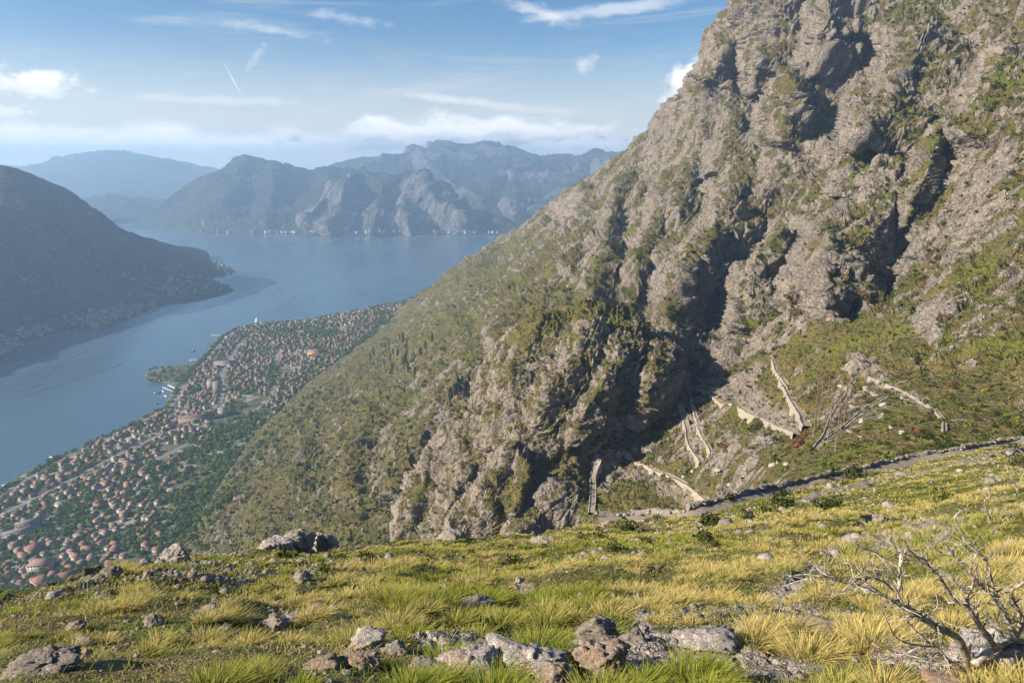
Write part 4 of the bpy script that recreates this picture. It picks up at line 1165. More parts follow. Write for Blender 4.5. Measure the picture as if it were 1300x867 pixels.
for (x, y, z, ang, sc, ti, ri, wi) in STUFFH:
    _, w_, d_, h_, rh, hip = TYPES[ti]
    a, b_ = w_ / 2, d_ / 2
    V1 = [(-a, -b_, -2.5), (a, -b_, -2.5), (a, b_, -2.5), (-a, b_, -2.5), (-a, -b_, h_), (a, -b_, h_), (a, b_, h_), (-a, b_, h_)]
    a, b_ = a + .5, b_ + .5; rx = a - (b_ if hip else 0)
    V1 += [(-a, -b_, h_ + .05), (a, -b_, h_ + .05), (a, b_, h_ + .05), (-a, b_, h_ + .05), (-rx, 0, h_ + rh), (rx, 0, h_ + rh)]
    V1 = np.array(V1) * sc; c_, s_ = math.cos(ang), math.sin(ang)
    VV.append(np.stack([V1[:, 0] * c_ - V1[:, 1] * s_ + x, V1[:, 0] * s_ + V1[:, 1] * c_ + y, V1[:, 2] + z], -1))
    for q_ in [(0, 1, 5, 4), (1, 2, 6, 5), (2, 3, 7, 6), (3, 0, 4, 7)]: VQ.append([off + i for i in q_]); MQ.append(wi)
    for q_ in [(8, 9, 13, 12), (10, 11, 12, 13), (8, 11, 10, 9)]: VQ.append([off + i for i in q_]); MQ.append(3 + ri)
    for t_ in [(9, 10, 13), (11, 8, 12)]: VT.append([off + i for i in t_]); MTt.append(3 + ri)
    off += 14
me = np_mesh('far_houses', np.concatenate(VV), quads=VQ, tris=VT, smooth=False)
for m_ in slots: me.materials.append(m_)
me.polygons.foreach_set('material_index', np.array(MQ + MTt, np.int32)); me.update()
tag(link('far_houses', me), 'hundreds of distant red-roofed houses spread along the bay shores', 'houses', kind='stuff')

def hero_house(u, v, z, w_, d_, h_, rh, hip, ang, wall, roof, label, name='house', flat=False, rows=None):
    q = at_z(u, v, z); x, y = q[0], q[1]; z_ = float(z_plain(np.array(x), np.array(y)))
    q = at_z(u, v, z_ + h_ * .5); x, y = q[0], q[1]
    root = empty(name, (x, y, z_)); root.rotation_euler = (0, 0, ang); tag(root, label, 'building' if flat else 'house')
    w__ = link('wall', boxes_mesh('wall', [(-w_ / 2, w_ / 2, -d_ / 2, d_ / 2, -3, h_)], wall), root)
    if flat: link('roof', boxes_mesh('roof', [(-w_ / 2 - .3, w_ / 2 + .3, -d_ / 2 - .3, d_ / 2 + .3, h_ + .01, h_ + .5)], roof), root)
    else:
        rf = link('roof', prism_mesh('roof', w_, d_, h_, rh, .6, hip, roof), root)
        link('chimney', boxes_mesh('chimney', [(w_ * .2, w_ * .2 + .9, .3, 1.1, h_, h_ + rh + 1.0)], wall), rf)
    fl = max(1, int(h_ // 3))
    for f in range(fl):
        for xx in np.arange(-w_ / 2 + 1.8, w_ / 2 - 1, 3.6):
            for s_ in (-1,):
                link('window', boxes_mesh('window', [(xx - .6, xx + .6, s_ * (d_ / 2) - .06, s_ * (d_ / 2) + .04, f * 3 + .9, f * 3 + 2.4)], M_WIN), w__)
        for yy in np.arange(-d_ / 2 + 1.8, d_ / 2 - 1, 3.6):
            link('window', boxes_mesh('window', [(w_ / 2 - .04, w_ / 2 + .06, yy - .6, yy + .6, f * 3 + .9, f * 3 + 2.4)], M_WIN), w__)
    link('door', boxes_mesh('door', [(-.6, .6, -d_ / 2 - .08, -d_ / 2 + .02, 0, 2.2)], M_DOOR), root)
    SPOTS.append((x, y)); return root
OR, BR, PK, GR = [m_ for _, m_ in ROOFS]; CR, WH, ST = [m_ for _, m_ in WALLS]
hero_house(52, 741, 8, 17, 13, 11, 3.4, True, -.55, CR, OR, 'largest house near the lower left, four storeys with cream walls and hipped orange roof')
hero_house(40, 757, 8, 18, 12, 7, 2.6, False, -.55, CR, BR, 'long low house with brown tiled roof directly below the tall cream house')
hero_house(52, 718, 8, 22, 15, 9, 2, False, .1, WH, PK, 'broad white block with a flat pink roof above the tall cream house', 'apartment_building', flat=True)
hero_house(42, 698, 8, 15, 12, 8, 3, True, -.5, ST, OR, 'hip-roofed sandy house just up the street from the flat pink-roofed block')
hero_house(97, 742, 10, 12, 11, 7, 3, True, .5, CR, OR, 'orange-roofed cream house touching the grassy skyline right of the tall cream house')
hero_house(85, 732, 10, 12, 10, 7, 2.6, False, .5, WH, BR, 'white gabled house beside the orange-roofed one at the grassy skyline')
hero_house(28, 675, 8, 40, 9, 6, 2.6, False, .62, WH, GR, 'very long pale shed with grey roof among trees at the left edge', 'warehouse')
hero_house(38, 664, 8, 30, 9, 6, 2.6, False, .66, CR, GR, 'second long pale shed running parallel behind the grey-roofed one', 'warehouse')
hero_house(250, 531, 10, 60, 14, 9, 3, False, .35, CR, BR, 'long cream school-like block at the inland edge of the town', 'long_building')
hero_house(283, 523, 12, 16, 14, 14, 2, False, .35, WH, GR, 'white end block joined to the long cream building', 'apartment_building', flat=True)
hero_house(276, 492, 8, 16, 14, 22, 2, False, .3, CR, GR, 'tallest pale tower block in the middle of the town', 'apartment_building', flat=True)
hero_house(268, 488, 8, 14, 14, 17, 2, False, .3, WH, GR, 'second pale tower block standing left of the tallest one', 'apartment_building', flat=True)
hero_house(286, 462, 8, 46, 22, 9, 2, False, .2, WH, GR, 'wide flat white hall near the water north of the tower blocks', 'hall_building', flat=True)
hero_house(400, 447, 8, 34, 26, 7, 2, False, .2, flatmat('yellow_plaster', (.55, .36, .15)), PK, 'yellow walled hall among houses at the far end of town', 'hall_building', flat=True)

# ------------------------------------------------------------------ piers and boats
M_CONC = simple('pier_concrete', (.4, .38, .35), .9, .15, .5)
M_BOATW = simple('white_boat_hull', (.8, .8, .78), .35, .05, 2, .5)
M_BOATD = simple('dark_boat_hull', (.08, .09, .11), .5, .1, 2, .4)
def pier(a, b, width, label):
    A = at_z(*a, 0); B = at_z(*b, 0); d = B - A; L = np.linalg.norm(d); root = empty('pier', tuple(A)); root.rotation_euler = (0, 0, math.atan2(d[1], d[0])); tag(root, label, 'pier')
    link('deck', boxes_mesh('deck', [(0, L, -width / 2, width / 2, .7, 1.3)], M_CONC), root)
    link('piling', boxes_mesh('piling', [(x, x + .8, -width / 2 + .3, width / 2 - .3, -3, .7) for x in np.arange(0, L - .8, 7)], M_CONC), root)
pier((299, 427), (268, 426), 4, 'thin pier farthest up the shore, reaching left over the water')
pier((262, 456), (240, 458), 5, 'short stone pier between the far thin pier and the wooded point')
pier((231, 497), (214, 489), 6, 'slanting quay below the wooded point')
pier((226, 500), (207, 492), 4, 'narrow jetty beside the slanting quay')
pier((12, 618), (4, 616), 5, 'little jetty at the left edge of the nearest shore')
pier((70, 584), (64, 580), 4, 'stub jetty on the straight shore above the little one')
def boat(u, v, L, ang, mat, label, cabin=True, sail=False):
    p = at_z(u, v, 0); root = empty('sailboat' if sail else 'boat', tuple(p)); root.rotation_euler = (0, 0, ang); tag(root, label, 'boat')
    st_ = []
    for t in np.linspace(0, 1, 9):
        w_ = L * .17 * math.sin(math.pi * min(1, .18 + .82 * (1 - t)) * .62 + .3) * (1 - t ** 3) + .02
        x = (t - .5) * L; st_.append([(x, -w_, 1.1 + .5 * t * t), (x, -w_ * .6, -.2), (x, 0, -.5), (x, w_ * .6, -.2), (x, w_, 1.1 + .5 * t * t)])
    V = np.array(st_).reshape(-1, 3); Q = [[k * 5 + i, k * 5 + i + 1, (k + 1) * 5 + i + 1, (k + 1) * 5 + i] for k in range(8) for i in range(4)] + [[k * 5, (k + 1) * 5, (k + 1) * 5 + 4, k * 5 + 4] for k in range(8)]
    me_ = np_mesh('hull', V, quads=Q, smooth=False); me_.materials.append(mat); link('hull', me_, root)
    if cabin: link('cabin', boxes_mesh('cabin', [(-L * .2, L * .12, -L * .08, L * .08, 1.2, 2.6)], M_BOATW), root)
    if sail:
        V, q_, t_ = tube([(0, 0, 1), (0, 0, L * 1.1)], [.15, .1], 6); link('mast', np_mesh('mast', V, quads=q_, tris=t_), root, M_BOATW)
        me_ = np_mesh('sail', [(.1, 0, 2), (-L * .42, .1, 2), (.1, 0, L * 1.05), (.1, .06, 2), (-L * .42, .16, 2), (.1, .06, L * 1.05)], tris=[(0, 1, 2), (3, 5, 4)], quads=[(0, 3, 4, 1), (1, 4, 5, 2)], smooth=False); link('sail', me_, root, M_BOATW)
boat(65, 421, 26, .4, M_BOATW, 'white ship lying off the dark far shore at the left')
boat(326, 409, 14, .2, M_BOATW, 'white sailboat with raised sail at the tip of the wooded shore', sail=True)
boat(245, 446, 12, 1.0, M_BOATD, 'dark boat alone on the water off the town')
for k, (u, v) in enumerate([(197, 500), (202, 499), (205, 507), (210, 503), (212, 510), (200, 513), (207, 497)]):
    boat(u, v, [9, 7, 6, 8, 6, 7, 8][k], k * .9, [M_BOATD, M_BOATW][k in (3, 6)], ['dark', 'white'][k in (3, 6)] + ' small boat moored in the little bay below the point', cabin=k % 2 == 0)
    COL.objects[-1] if False else None
for o_ in list(COL.objects):
    if o_.get('category') == 'boat' and 'moored in the little bay' in o_.get('label', ''): o_['group'] = o_['label'].split()[0] + ' boats moored in the little bay'
# ------------------------------------------------------------------ leaves, trees and shrubs
def leaf_mat(name, a, b, c):
    m, nt = new_mat(name); n = N(nt); p = n.pos()
    f = n.attr('tint'); k = n.mix(f, a, b); k = n.mix(n.ramp(n.noise(p, .05, 3), .45, .6), k, c)
    d = n('ShaderNodeBsdfDiffuse', {'Color': k}).outputs[0]; t = n('ShaderNodeBsdfTranslucent', {'Color': k}).outputs[0]
    n.out(n('ShaderNodeMixShader', {0: .25, 1: d, 2: t}).outputs[0]); return m
L_BROAD = leaf_mat('broadleaf_foliage', (.06, .095, .02), (.16, .20, .04), (.10, .145, .025))
L_CYP = leaf_mat('cypress_foliage', (.012, .024, .012), (.028, .045, .02), (.018, .03, .014))
L_SCRUB = leaf_mat('scrub_foliage', (.03, .044, .014), (.07, .085, .024), (.04, .055, .018))
L_LIME = leaf_mat('fresh_green_foliage', (.09, .13, .02), (.17, .2, .03), (.12, .16, .03))
L_RUST = leaf_mat('rusty_brown_twigs', (.13, .07, .035), (.22, .12, .06), (.16, .09, .05))
M_BARK = simple('grey_brown_bark', (.12, .095, .075), .9, .3, 3)
def foliage(seed, size, n_, leaf, lobes=6, cyp=False, hollow=.55):
    """leaf-sized quads spread through several uneven lobes; returns V, quads, tint"""
    r = np.random.default_rng(seed); sx, sy, sz = size
    if cyp:
        t = r.random(n_) ** .8; rad = .5 * np.sin(np.pi * np.clip(t * .92 + .06, 0, 1)) ** .6 * (1 - .35 * t) * r.uniform(.55, 1.08, n_); a = r.random(n_) * 6.283
        C = np.stack([np.cos(a) * rad * sx, np.sin(a) * rad * sy, t * sz], -1)
    else:
        lc = r.normal(0, .23, (lobes, 3)) * np.array([1, 1, .75]); lr = r.uniform(.24, .40, lobes); li = r.integers(lobes, size=n_)
        d = r.normal(size=(n_, 3)); d /= np.linalg.norm(d, axis=1, keepdims=True)
        C = lc[li] + d * (lr[li] * (hollow + (1 - hollow) * r.random(n_) ** .4))[:, None]
        C[:, 2] = C[:, 2] - np.quantile(C[:, 2], .02); C *= np.array([sx, sy, sz]) * .95
    nr_ = C - C.mean(0) + r.normal(0, .25 * max(size), (n_, 3)) * .5; nr_ /= np.linalg.norm(nr_, axis=1, keepdims=True) + 1e-9
    u_ = np.cross(nr_, r.normal(size=(n_, 3))); u_ /= np.linalg.norm(u_, axis=1, keepdims=True); v_ = np.cross(nr_, u_)
    s_ = leaf * r.uniform(.6, 1.3, (n_, 1))
    V = np.stack([C - u_ * s_, C - v_ * s_ * .8, C + u_ * s_, C + v_ * s_ * .8], 1).reshape(-1, 3)
    q = np.arange(n_ * 4).reshape(-1, 4)
    return V, q, np.repeat(np.clip(r.normal(.5, .25, n_) + (0 if cyp else 0), 0, 1), 4)
def trunk_mesh(h, r0, seed):
    r = np.random.default_rng(seed); pr = []
    V, q, t = tube([(0, 0, -.6), (r.normal(0, .1), r.normal(0, .1), h * .5), (r.normal(0, .25), r.normal(0, .25), h)], [r0, r0 * .75, r0 * .4], 6); pr.append((V, q, t))
    for k in range(3):
        a = r.uniform(0, 6.28); pr.append(tube([(0, 0, h * .6), (math.cos(a) * h * .25, math.sin(a) * h * .25, h * .95), (math.cos(a) * h * .4, math.sin(a) * h * .4, h * 1.25)], [r0 * .5, r0 * .3, r0 * .12], 5))
    V, q, t = merge(pr); me_ = np_mesh('trunk', V, quads=q, tris=t); me_.materials.append(M_BARK); return me_
def crown_mesh(name, seed, size, n_, leaf, mat, cyp=False, z=0, lobes=6):
    V, q, ti = foliage(seed, size, n_, leaf, lobes, cyp); V[:, 2] += z
    me_ = np_mesh(name, V, quads=q, smooth=False, attrs={'tint': ti}); me_.materials.append(mat); return me_
BTREE = [(trunk_mesh(3.2, .35, k), crown_mesh('crown', 50 + k, (8, 8, 6.5), 420, .62, [L_BROAD, L_BROAD, L_LIME, L_BROAD][k % 4], z=2.2)) for k in range(6)]
CTREE = [(trunk_mesh(1.6, .25, 20 + k), crown_mesh('crown', 70 + k, (3.4, 3.4, 11 + k), 420, .42, L_CYP, True, .6)) for k in range(4)]
SHRUB = [crown_mesh('shrub', 90 + k, (2.2, 2.0, 1.5), 260, .13, [L_SCRUB, L_SCRUB, L_LIME, L_SCRUB, L_RUST][k], z=-.1, lobes=7) for k in range(5)]
rt = np.random.default_rng(404)
def put(kind, root_name, meshes, P, sc, label, cat, group, rz=None):
    root = empty(root_name, tuple(P)); root.scale = (sc[0], sc[0], sc[1]); root.rotation_euler = (0, 0, rt.uniform(0, 6.28))
    t = bpy.data.objects.new('trunk', meshes[0]); COL.objects.link(t); t.parent = root
    c = bpy.data.objects.new('crown', meshes[1]); COL.objects.link(c); c.parent = root
    tag(root, label, cat, group); return root
# candidate broadleaf trees: wooded belt, gaps in the town, shore
cand = []
belt = [(205, 720), (228, 692), (262, 640), (290, 600), (330, 545), (400, 482), (455, 440), (500, 395), (480, 392), (430, 430), (380, 470), (330, 520), (268, 540), (230, 575), (170, 640), (140, 730)]
def on_plain(n_, cond):
    k = 0
    while k < n_:
        y = 430 + 2500 * rt.random() ** 1.1; d = 3 + 460 * rt.random(); x = float(x_shore(y)) + d; z = float(z_plain(np.array(x), np.array(y)))
        a, b, ax = project(x, y, z)
        if not (-60 < a < 560): continue
        if a > 60 and b > float(interp(M_TOP, a)) + 4: continue
        if b > float(interp(F_TOP, max(a, -200))) + 12: continue
        if not cond(a, b, x, y, d): continue
        cand.append((ax, x, y, z)); k += 1
hs_ = set((int(x // 9), int(y // 9)) for x, y in SPOTS)
inb = lambda a, b, x, y, d: bool(in_poly(np.array(a), np.array(b), belt))
free = lambda a, b, x, y, d: abs(d - 16) > 7 and abs(d - 91 - 20 * math.sin(y / 150)) > 8 and not any((int(x // 9) + i, int(y // 9) + j) in hs_ for i in (0,) for j in (0,)) and fbm(np.array([x / 60, y / 60, 9.]), 2) > -.25
on_plain(1100, inb); on_plain(4200, free)
on_plain(260, lambda a, b, x, y, d: d < 14)
on_plain(500, lambda a, b, x, y, d: 300 < a < 430 and b < 430)
for _ in range(70):
    u, v = rt.uniform(190, 250), rt.uniform(466, 485); q_ = at_z(u, v, 3); cand.append((q_[1], q_[0], q_[1], 3.0))
# trees climbing the lowest part of the mountain
wood = [(205, 725), (262, 650), (330, 560), (400, 490), (430, 500), (360, 570), (300, 660), (270, 740)]
k = 0
while k < 620:
    u, v = rt.uniform(205, 430), rt.uniform(480, 740)
    if not in_poly(np.array(u), np.array(v), wood): continue
    if v < interp(M_TOP, u) + 1: continue
    d_, _, _ = seg_dist(np.array(u), np.array(v), [(205, 725), (262, 650), (330, 560), (400, 490)])
    if rt.random() < d_ / 45: k += 1; continue
    p = MT.point(u, v); cand.append((p[1], *p)); k += 1
cand.sort(key=lambda c: c[0])
print('trees', len(cand))
def tree_zone(x, y):
    d = x - float(x_shore(y))
    return 'by the water' if d < 40 else ('among the houses' if d < 200 else 'in the wooded belt below the mountain')
NT = 250
tV, tQ, tT, n_off = [], [], [], 0
cheap = [foliage(500 + k, (8.5, 8.5, 7), 46, 1.55, 4) for k in range(8)]
for i, (ax, x, y, z) in enumerate(cand):
    s_ = rt.uniform(.5, 1.1)
    if i < NT:
        k = int(rt.integers(6)); zn = tree_zone(x, y); tone = 'light green' if k == 2 else 'dark green'
        put('b', 'broadleaf_tree', BTREE[k], (x, y, z - .3), (s_, s_), f'{tone} round-crowned broadleaf tree {zn}', 'tree', f'{tone} broadleaf trees {zn}')
    else:
        V, q, ti = cheap[i % 8]; a = rt.uniform(0, 6.28); c_, sn = math.cos(a), math.sin(a)
        W = np.stack([V[:, 0] * c_ - V[:, 1] * sn, V[:, 0] * sn + V[:, 1] * c_, V[:, 2]], -1) * s_ + np.array([x, y, z])
        tV.append(W); tQ.append(q + n_off); tT.append(np.clip(ti + rt.normal(0, .3), 0, 1)); n_off += len(V)
o_ = link('far_trees', np_mesh('far_trees', np.concatenate(tV), quads=np.concatenate(tQ), smooth=False, attrs={'tint': np.concatenate(tT)}), mat=L_BROAD)
tag(o_, 'green trees growing thickly through the distant town and the belt above it', 'trees', kind='stuff')
# cypresses on the flank
cyp = [(u, v) for u, v in [(572, 508), (578, 506), (583, 507), (589, 508), (594, 506), (600, 509), (586, 500), (592, 499), (580, 500)]]
for k, (u, v) in enumerate(cyp):
    p = MT.point(u, v); s_ = rt.uniform(1.3, 1.8)
    put('c', 'cypress_tree', CTREE[k % 4], p, (s_ * 1.1, s_), 'dark cypress in the dense clump left of the rocky knoll', 'tree', 'cypress clump left of the knoll')
k = 0
while k < 46:
    u, v = rt.normal(512, 24), rt.normal(458, 13)
    if in_poly(np.array(u), np.array(v), [(470, 450), (500, 420), (560, 440), (560, 480), (500, 490), (465, 480)]):
        p = MT.point(u, v); s_ = rt.uniform(.8, 1.4); put('c', 'cypress_tree', CTREE[k % 4], p, (s_, s_), 'dark conifer in the scattered grove on the sunlit mountain flank', 'tree', 'conifer grove on the sunlit flank'); k += 1
# lone dark trees dotted over the left flank
k = 0
while k < 120:
    u, v = rt.uniform(300, 600), rt.uniform(400, 690)
    if v < interp(M_TOP, u) + 6 or v > interp(F_TOP, u) - 4: continue
    if fbm(np.array([u / 40, v / 40, 2.]), 2) < .02: continue
    p = MT.point(u, v); s_ = rt.uniform(.35, .75)
    tr_ = BTREE[k % 2] if k % 3 else CTREE[k % 4]
    put('d', 'slope_tree', tr_, p, (s_, s_), 'small dark tree standing by itself on the dry left flank', 'tree', 'lone dark trees dotted over the left flank'); k += 1

# ---- scrub: far more than anyone could count, one object; nearest bushes are things
def scrub_pts(pt, n_, umin, umax, vfun, thr, seed, rocky_ok=.1):
    r = np.random.default_rng(seed); out = []
    nr = pt.nv
    P = pt.P[:nr]; a = np.linalg.norm(np.cross(P[1:, :-1] - P[:-1, :-1], P[:-1, 1:] - P[:-1, :-1]), axis=-1)
    a = np.minimum(a, np.quantile(a, .98)) ** .5
    U_, V_ = pt.U[:nr - 1, :-1], pt.V[:nr - 1, :-1]
    w = a * ((pt.veg[:nr - 1, :-1] + .25 * fbm(P[:-1, :-1] / 25 + 5, 2) > thr) + rocky_ok) * (U_ > umin) * (U_ < umax) * vfun(U_, V_)
    cdf = np.cumsum(w.ravel()) / w.sum(); c = np.searchsorted(cdf, r.random(n_)); i, j = np.unravel_index(c, w.shape)
    return P[i, j], U_[i, j], V_[i, j]
aboveF = lambda U_, V_: (V_ < interp(F_TOP, U_) + 4) & (V_ > -20)
cl = {k: [foliage(700 + 10 * k + i, (1, .9, .75), nn, sz, 4, hollow=.5) for i in range(5)] for k, (nn, sz) in enumerate(((26, .17), (110, .075)))}
def scrub_object(name, label, pts, lod, mat, smin, smax, sink=.1):
    V_, Q_, T_, o = [], [], [], 0; r = np.random.default_rng(len(pts))
    for P in pts:
        V, q, ti = cl[lod][int(r.integers(5))]; s_ = r.uniform(smin, smax) ** 1; a = r.uniform(0, 6.28); c_, sn = math.cos(a), math.sin(a)
        W = np.stack([V[:, 0] * c_ - V[:, 1] * sn, V[:, 0] * sn + V[:, 1] * c_, V[:, 2]], -1) * s_ + P - np.array([0, 0, sink * s_])
        V_.append(W); Q_.append(q + o); T_.append(np.clip(ti + r.normal(0, .3), 0, 1)); o += len(V)
    ob = link(name, np_mesh(name, np.concatenate(V_), quads=np.concatenate(Q_), smooth=False, attrs={'tint': np.concatenate(T_)}), mat=mat)
    tag(ob, label, 'scrub', kind='stuff'); return ob
pm, um, vm = scrub_pts(MT, 17000, 200, 1320, aboveF, .50, 1)
big = np.clip(pm[:, 1] / 300, .5, 3)
scrub_object('mountain_scrub', 'low dark scrub dotting the whole mountainside', [p for p, b in zip(pm, big) if b > 1.15], 0, L_SCRUB, 1.6, 4.2)
nearp = [p for p, b in zip(pm, big) if b <= 1.15]
scrub_object('slope_scrub', 'low green scrub on the slope around the zigzag walls', nearp, 1, L_SCRUB, .7, 2.2)
lm, _, _ = scrub_pts(MT, 2600, 640, 1320, aboveF, .52, 2, .02)
scrub_object('bright_scrub', 'fresh yellow green scrub in the gullies of the mountain', list(lm), 0, L_LIME, 1.0, 3.0)
pk, uk, vk = scrub_pts(KN, 2600, 500, 878, lambda U_, V_: (V_ < interp(F_TOP, U_) + 4), .45, 3, .08)
scrub_object('knoll_scrub', 'small green scrub in the clefts of the rocky knoll', list(pk), 1, L_SCRUB, .5, 2.0)
pk, uk, vk = scrub_pts(KN, 700, 500, 878, lambda U_, V_: (V_ < interp(F_TOP, U_) + 4), .5, 4, .02)
scrub_object('knoll_bright_scrub', 'yellow green tufts on the ledges of the rocky knoll', list(pk), 1, L_LIME, .5, 1.6)
# individual shrubs
def shrub(pt, u, v, size, k, label, group=None, name='shrub'):
    i, j = pt.idx(u, v); P = pt.P[i, j]
    o = bpy.data.objects.new(name, SHRUB[k]); COL.objects.link(o); o.location = tuple(P); o.scale = (size / 2.2,) * 3; o.rotation_euler = (0, 0, rt.uniform(0, 6.28))
    tag(o, label, 'shrub', group); return o
for u, v, s_, k, lab in ((1013, 567, 6, 4, 'rusty brown bush at the foot of the tallest bare trees'), (1020, 558, 5, 4, 'rusty bush just above the one at the foot of the bare trees'),
                         (925, 575, 6, 4, 'reddish brown bush between the two stone walls of the zigzag'), (930, 605, 5, 4, 'brown bush lowest beside the end of the zigzag path'),
                         (850, 545, 5, 4, 'brown bush left of the straight double wall'), (1182, 372, 9, 4, 'largest rusty bush on the rocks at the right'),
                         (1205, 490, 4, 4, 'round rusty bush on the scree under the right-hand rocks'), (1165, 552, 3.5, 4, 'dark red bush on the green slope above the old road'),
                         (920, 590, 5, 0, 'dark green bush between the brown bushes'), (955, 545, 8, 0, 'dark green thicket under the green ledge path'), (965, 538, 6, 0, 'green bush at the right end of the thicket'),
                         (780, 602, 4, 0, 'dark round bush right of the straight pale wall'), (1183, 580, 3.0, 0, 'dark bush on the upper edge of the old road'), (1285, 120, 9, 2, 'bright green bush high on the right-hand rocks'),
                         (1262, 140, 8, 2, 'bright green bush in the cleft of the right-hand rocks'), (985, 560, 3, 0, 'green bush on the slope left of the bare trees'), (1093, 380, 9, 4, 'leafless brown bush in the shaded hollow'),
                         (1180, 558, 3, 0, 'low green bush beside the dark red bush'), (940, 505, 4, 0, 'green bush on the ledge above the thicket')):
    shrub(MT, u, v, s_, k, lab)
for u, v, s_, k, lab in ((640, 690, 7, 2, 'bright green bush at the foot of the rocky knoll'), (690, 655, 9, 2, 'broad fresh green bush below the knoll'), (672, 668, 6, 2, 'second fresh green bush below the knoll'),
                         (590, 515, 9, 2, 'yellow bush on the shoulder left of the knoll'), (570, 528, 7, 2, 'yellow green bush lowest on the shoulder of the knoll'), (605, 505, 6, 2, 'olive yellow bush highest on the shoulder of the knoll'),
                         (650, 548, 5, 2, 'light green bush in the cleft of the knoll'), (735, 650, 4, 0, 'dark bush left of the foot of the straight pale wall'), (520, 700, 4, 4, 'brown bush at the lower left tip of the knoll')):
    shrub(KN, u, v, s_, k, lab)
sh = np.random.default_rng(88)
for k in range(60):                                        # low dark bushes in the near grass
    u = sh.uniform(250, 1320); v = float(interp(F_TOP, u)) + abs(sh.normal(0, 40)) + 3
    p = fg_at(u, v); s_ = p[1] * sh.uniform(.014, .035)
    if dT[FG.idx(u, v)] < 8: continue
    side = 'left' if u < 640 else ('middle' if u < 960 else 'right')
    shrub(FG, u, v, s_ * 1.3, 0, f'low dark green bush in the grass, {side} part of the hillside', f'low dark bushes in the grass, {side} part of the hillside', 'low_bush')
def bare_tree(u, v, h, label, seed):
    r = np.random.default_rng(seed); p = MT.point(u, v); root = empty('bare_tree', tuple(p)); tag(root, label, 'tree')
    lean = r.normal(0, .02 * h); W = [(lean * t ** 2, r.normal(0, .05), h * t - .5) for t in np.linspace(0, 1, 7)]
    V, q, t = tube(W, np.linspace(.16, .03, 7), 6); link('trunk', np_mesh('trunk', V, quads=q, tris=t), root, M_DEADD)
    pr = []
    for k in range(60):
        t0 = r.uniform(.15, .97); a = r.uniform(0, 6.28); L = h * .11 * (1.15 - t0) * r.uniform(.5, 1.3) + .3; b = np.array([lean * t0 ** 2, 0, h * t0])
        d = np.array([math.cos(a) * .45, math.sin(a) * .45, 1.0]); pts = [b, b + d * L * .5 + r.normal(0, .08, 3), b + d * L + r.normal(0, .15, 3)]
        pr.append(tube(pts, [.05, .035, .015], 4))
    V, q, t = merge(pr); link('branch', np_mesh('branch', V, quads=q, tris=t), root, M_RTW)
M_RTW = simple('reddish_bare_twigs', (.17, .10, .065), .9, .3, 2)
for k, (u, v, h, lab) in enumerate(((1033, 556, 25, 'tall thin leafless poplar farthest left of the row on the green slope'), (1052, 568, 22, 'leafless poplar standing between two taller neighbours'),
                                    (1062, 577, 21, 'thin bare poplar lowest and farthest right of the row'), (1040, 545, 24, 'bare poplar with reddish twigs behind the leftmost one'),
                                    (1048, 520, 18, 'short bare poplar up the slope behind the row'), (1072, 540, 15, 'smallest bare tree right of the poplar row'))):
    bare_tree(u, v, h, lab, 60 + k)
# ------------------------------------------------------------------ the zigzag path, its retaining walls and the old road
M_WALL = rock_mat('dry_stone_masonry', (.30, .26, .205), (.36, .32, .26), (.42, .39, .34), .4, .25, (.36, .29, .22))
M_PATH = rock_mat('trodden_gravel', (.25, .22, .18), (.31, .27, .23), (.38, .35, .3), .4, .12, (.34, .28, .22))
def smooth_line(pts, step):
    P = np.array(pts, float); L = np.concatenate([[0], np.cumsum(np.linalg.norm(np.diff(P[:, :3], axis=0), axis=1))]); t = np.arange(0, L[-1] + step * .5, step)
    return np.stack([np.interp(t, L, P[:, i]) for i in range(P.shape[1])], -1)
def blocky(V, amp, sc, seed=0):
    f1, f2, c = worley(V * sc + seed); return V + np.stack([vnoise(V * sc * 2 + 3), vnoise(V * sc * 2 + 9), vnoise(V * sc * 2 + 15)], -1) * amp + ((c - .5) * amp)[:, None] * np.array([.5, .5, 1])
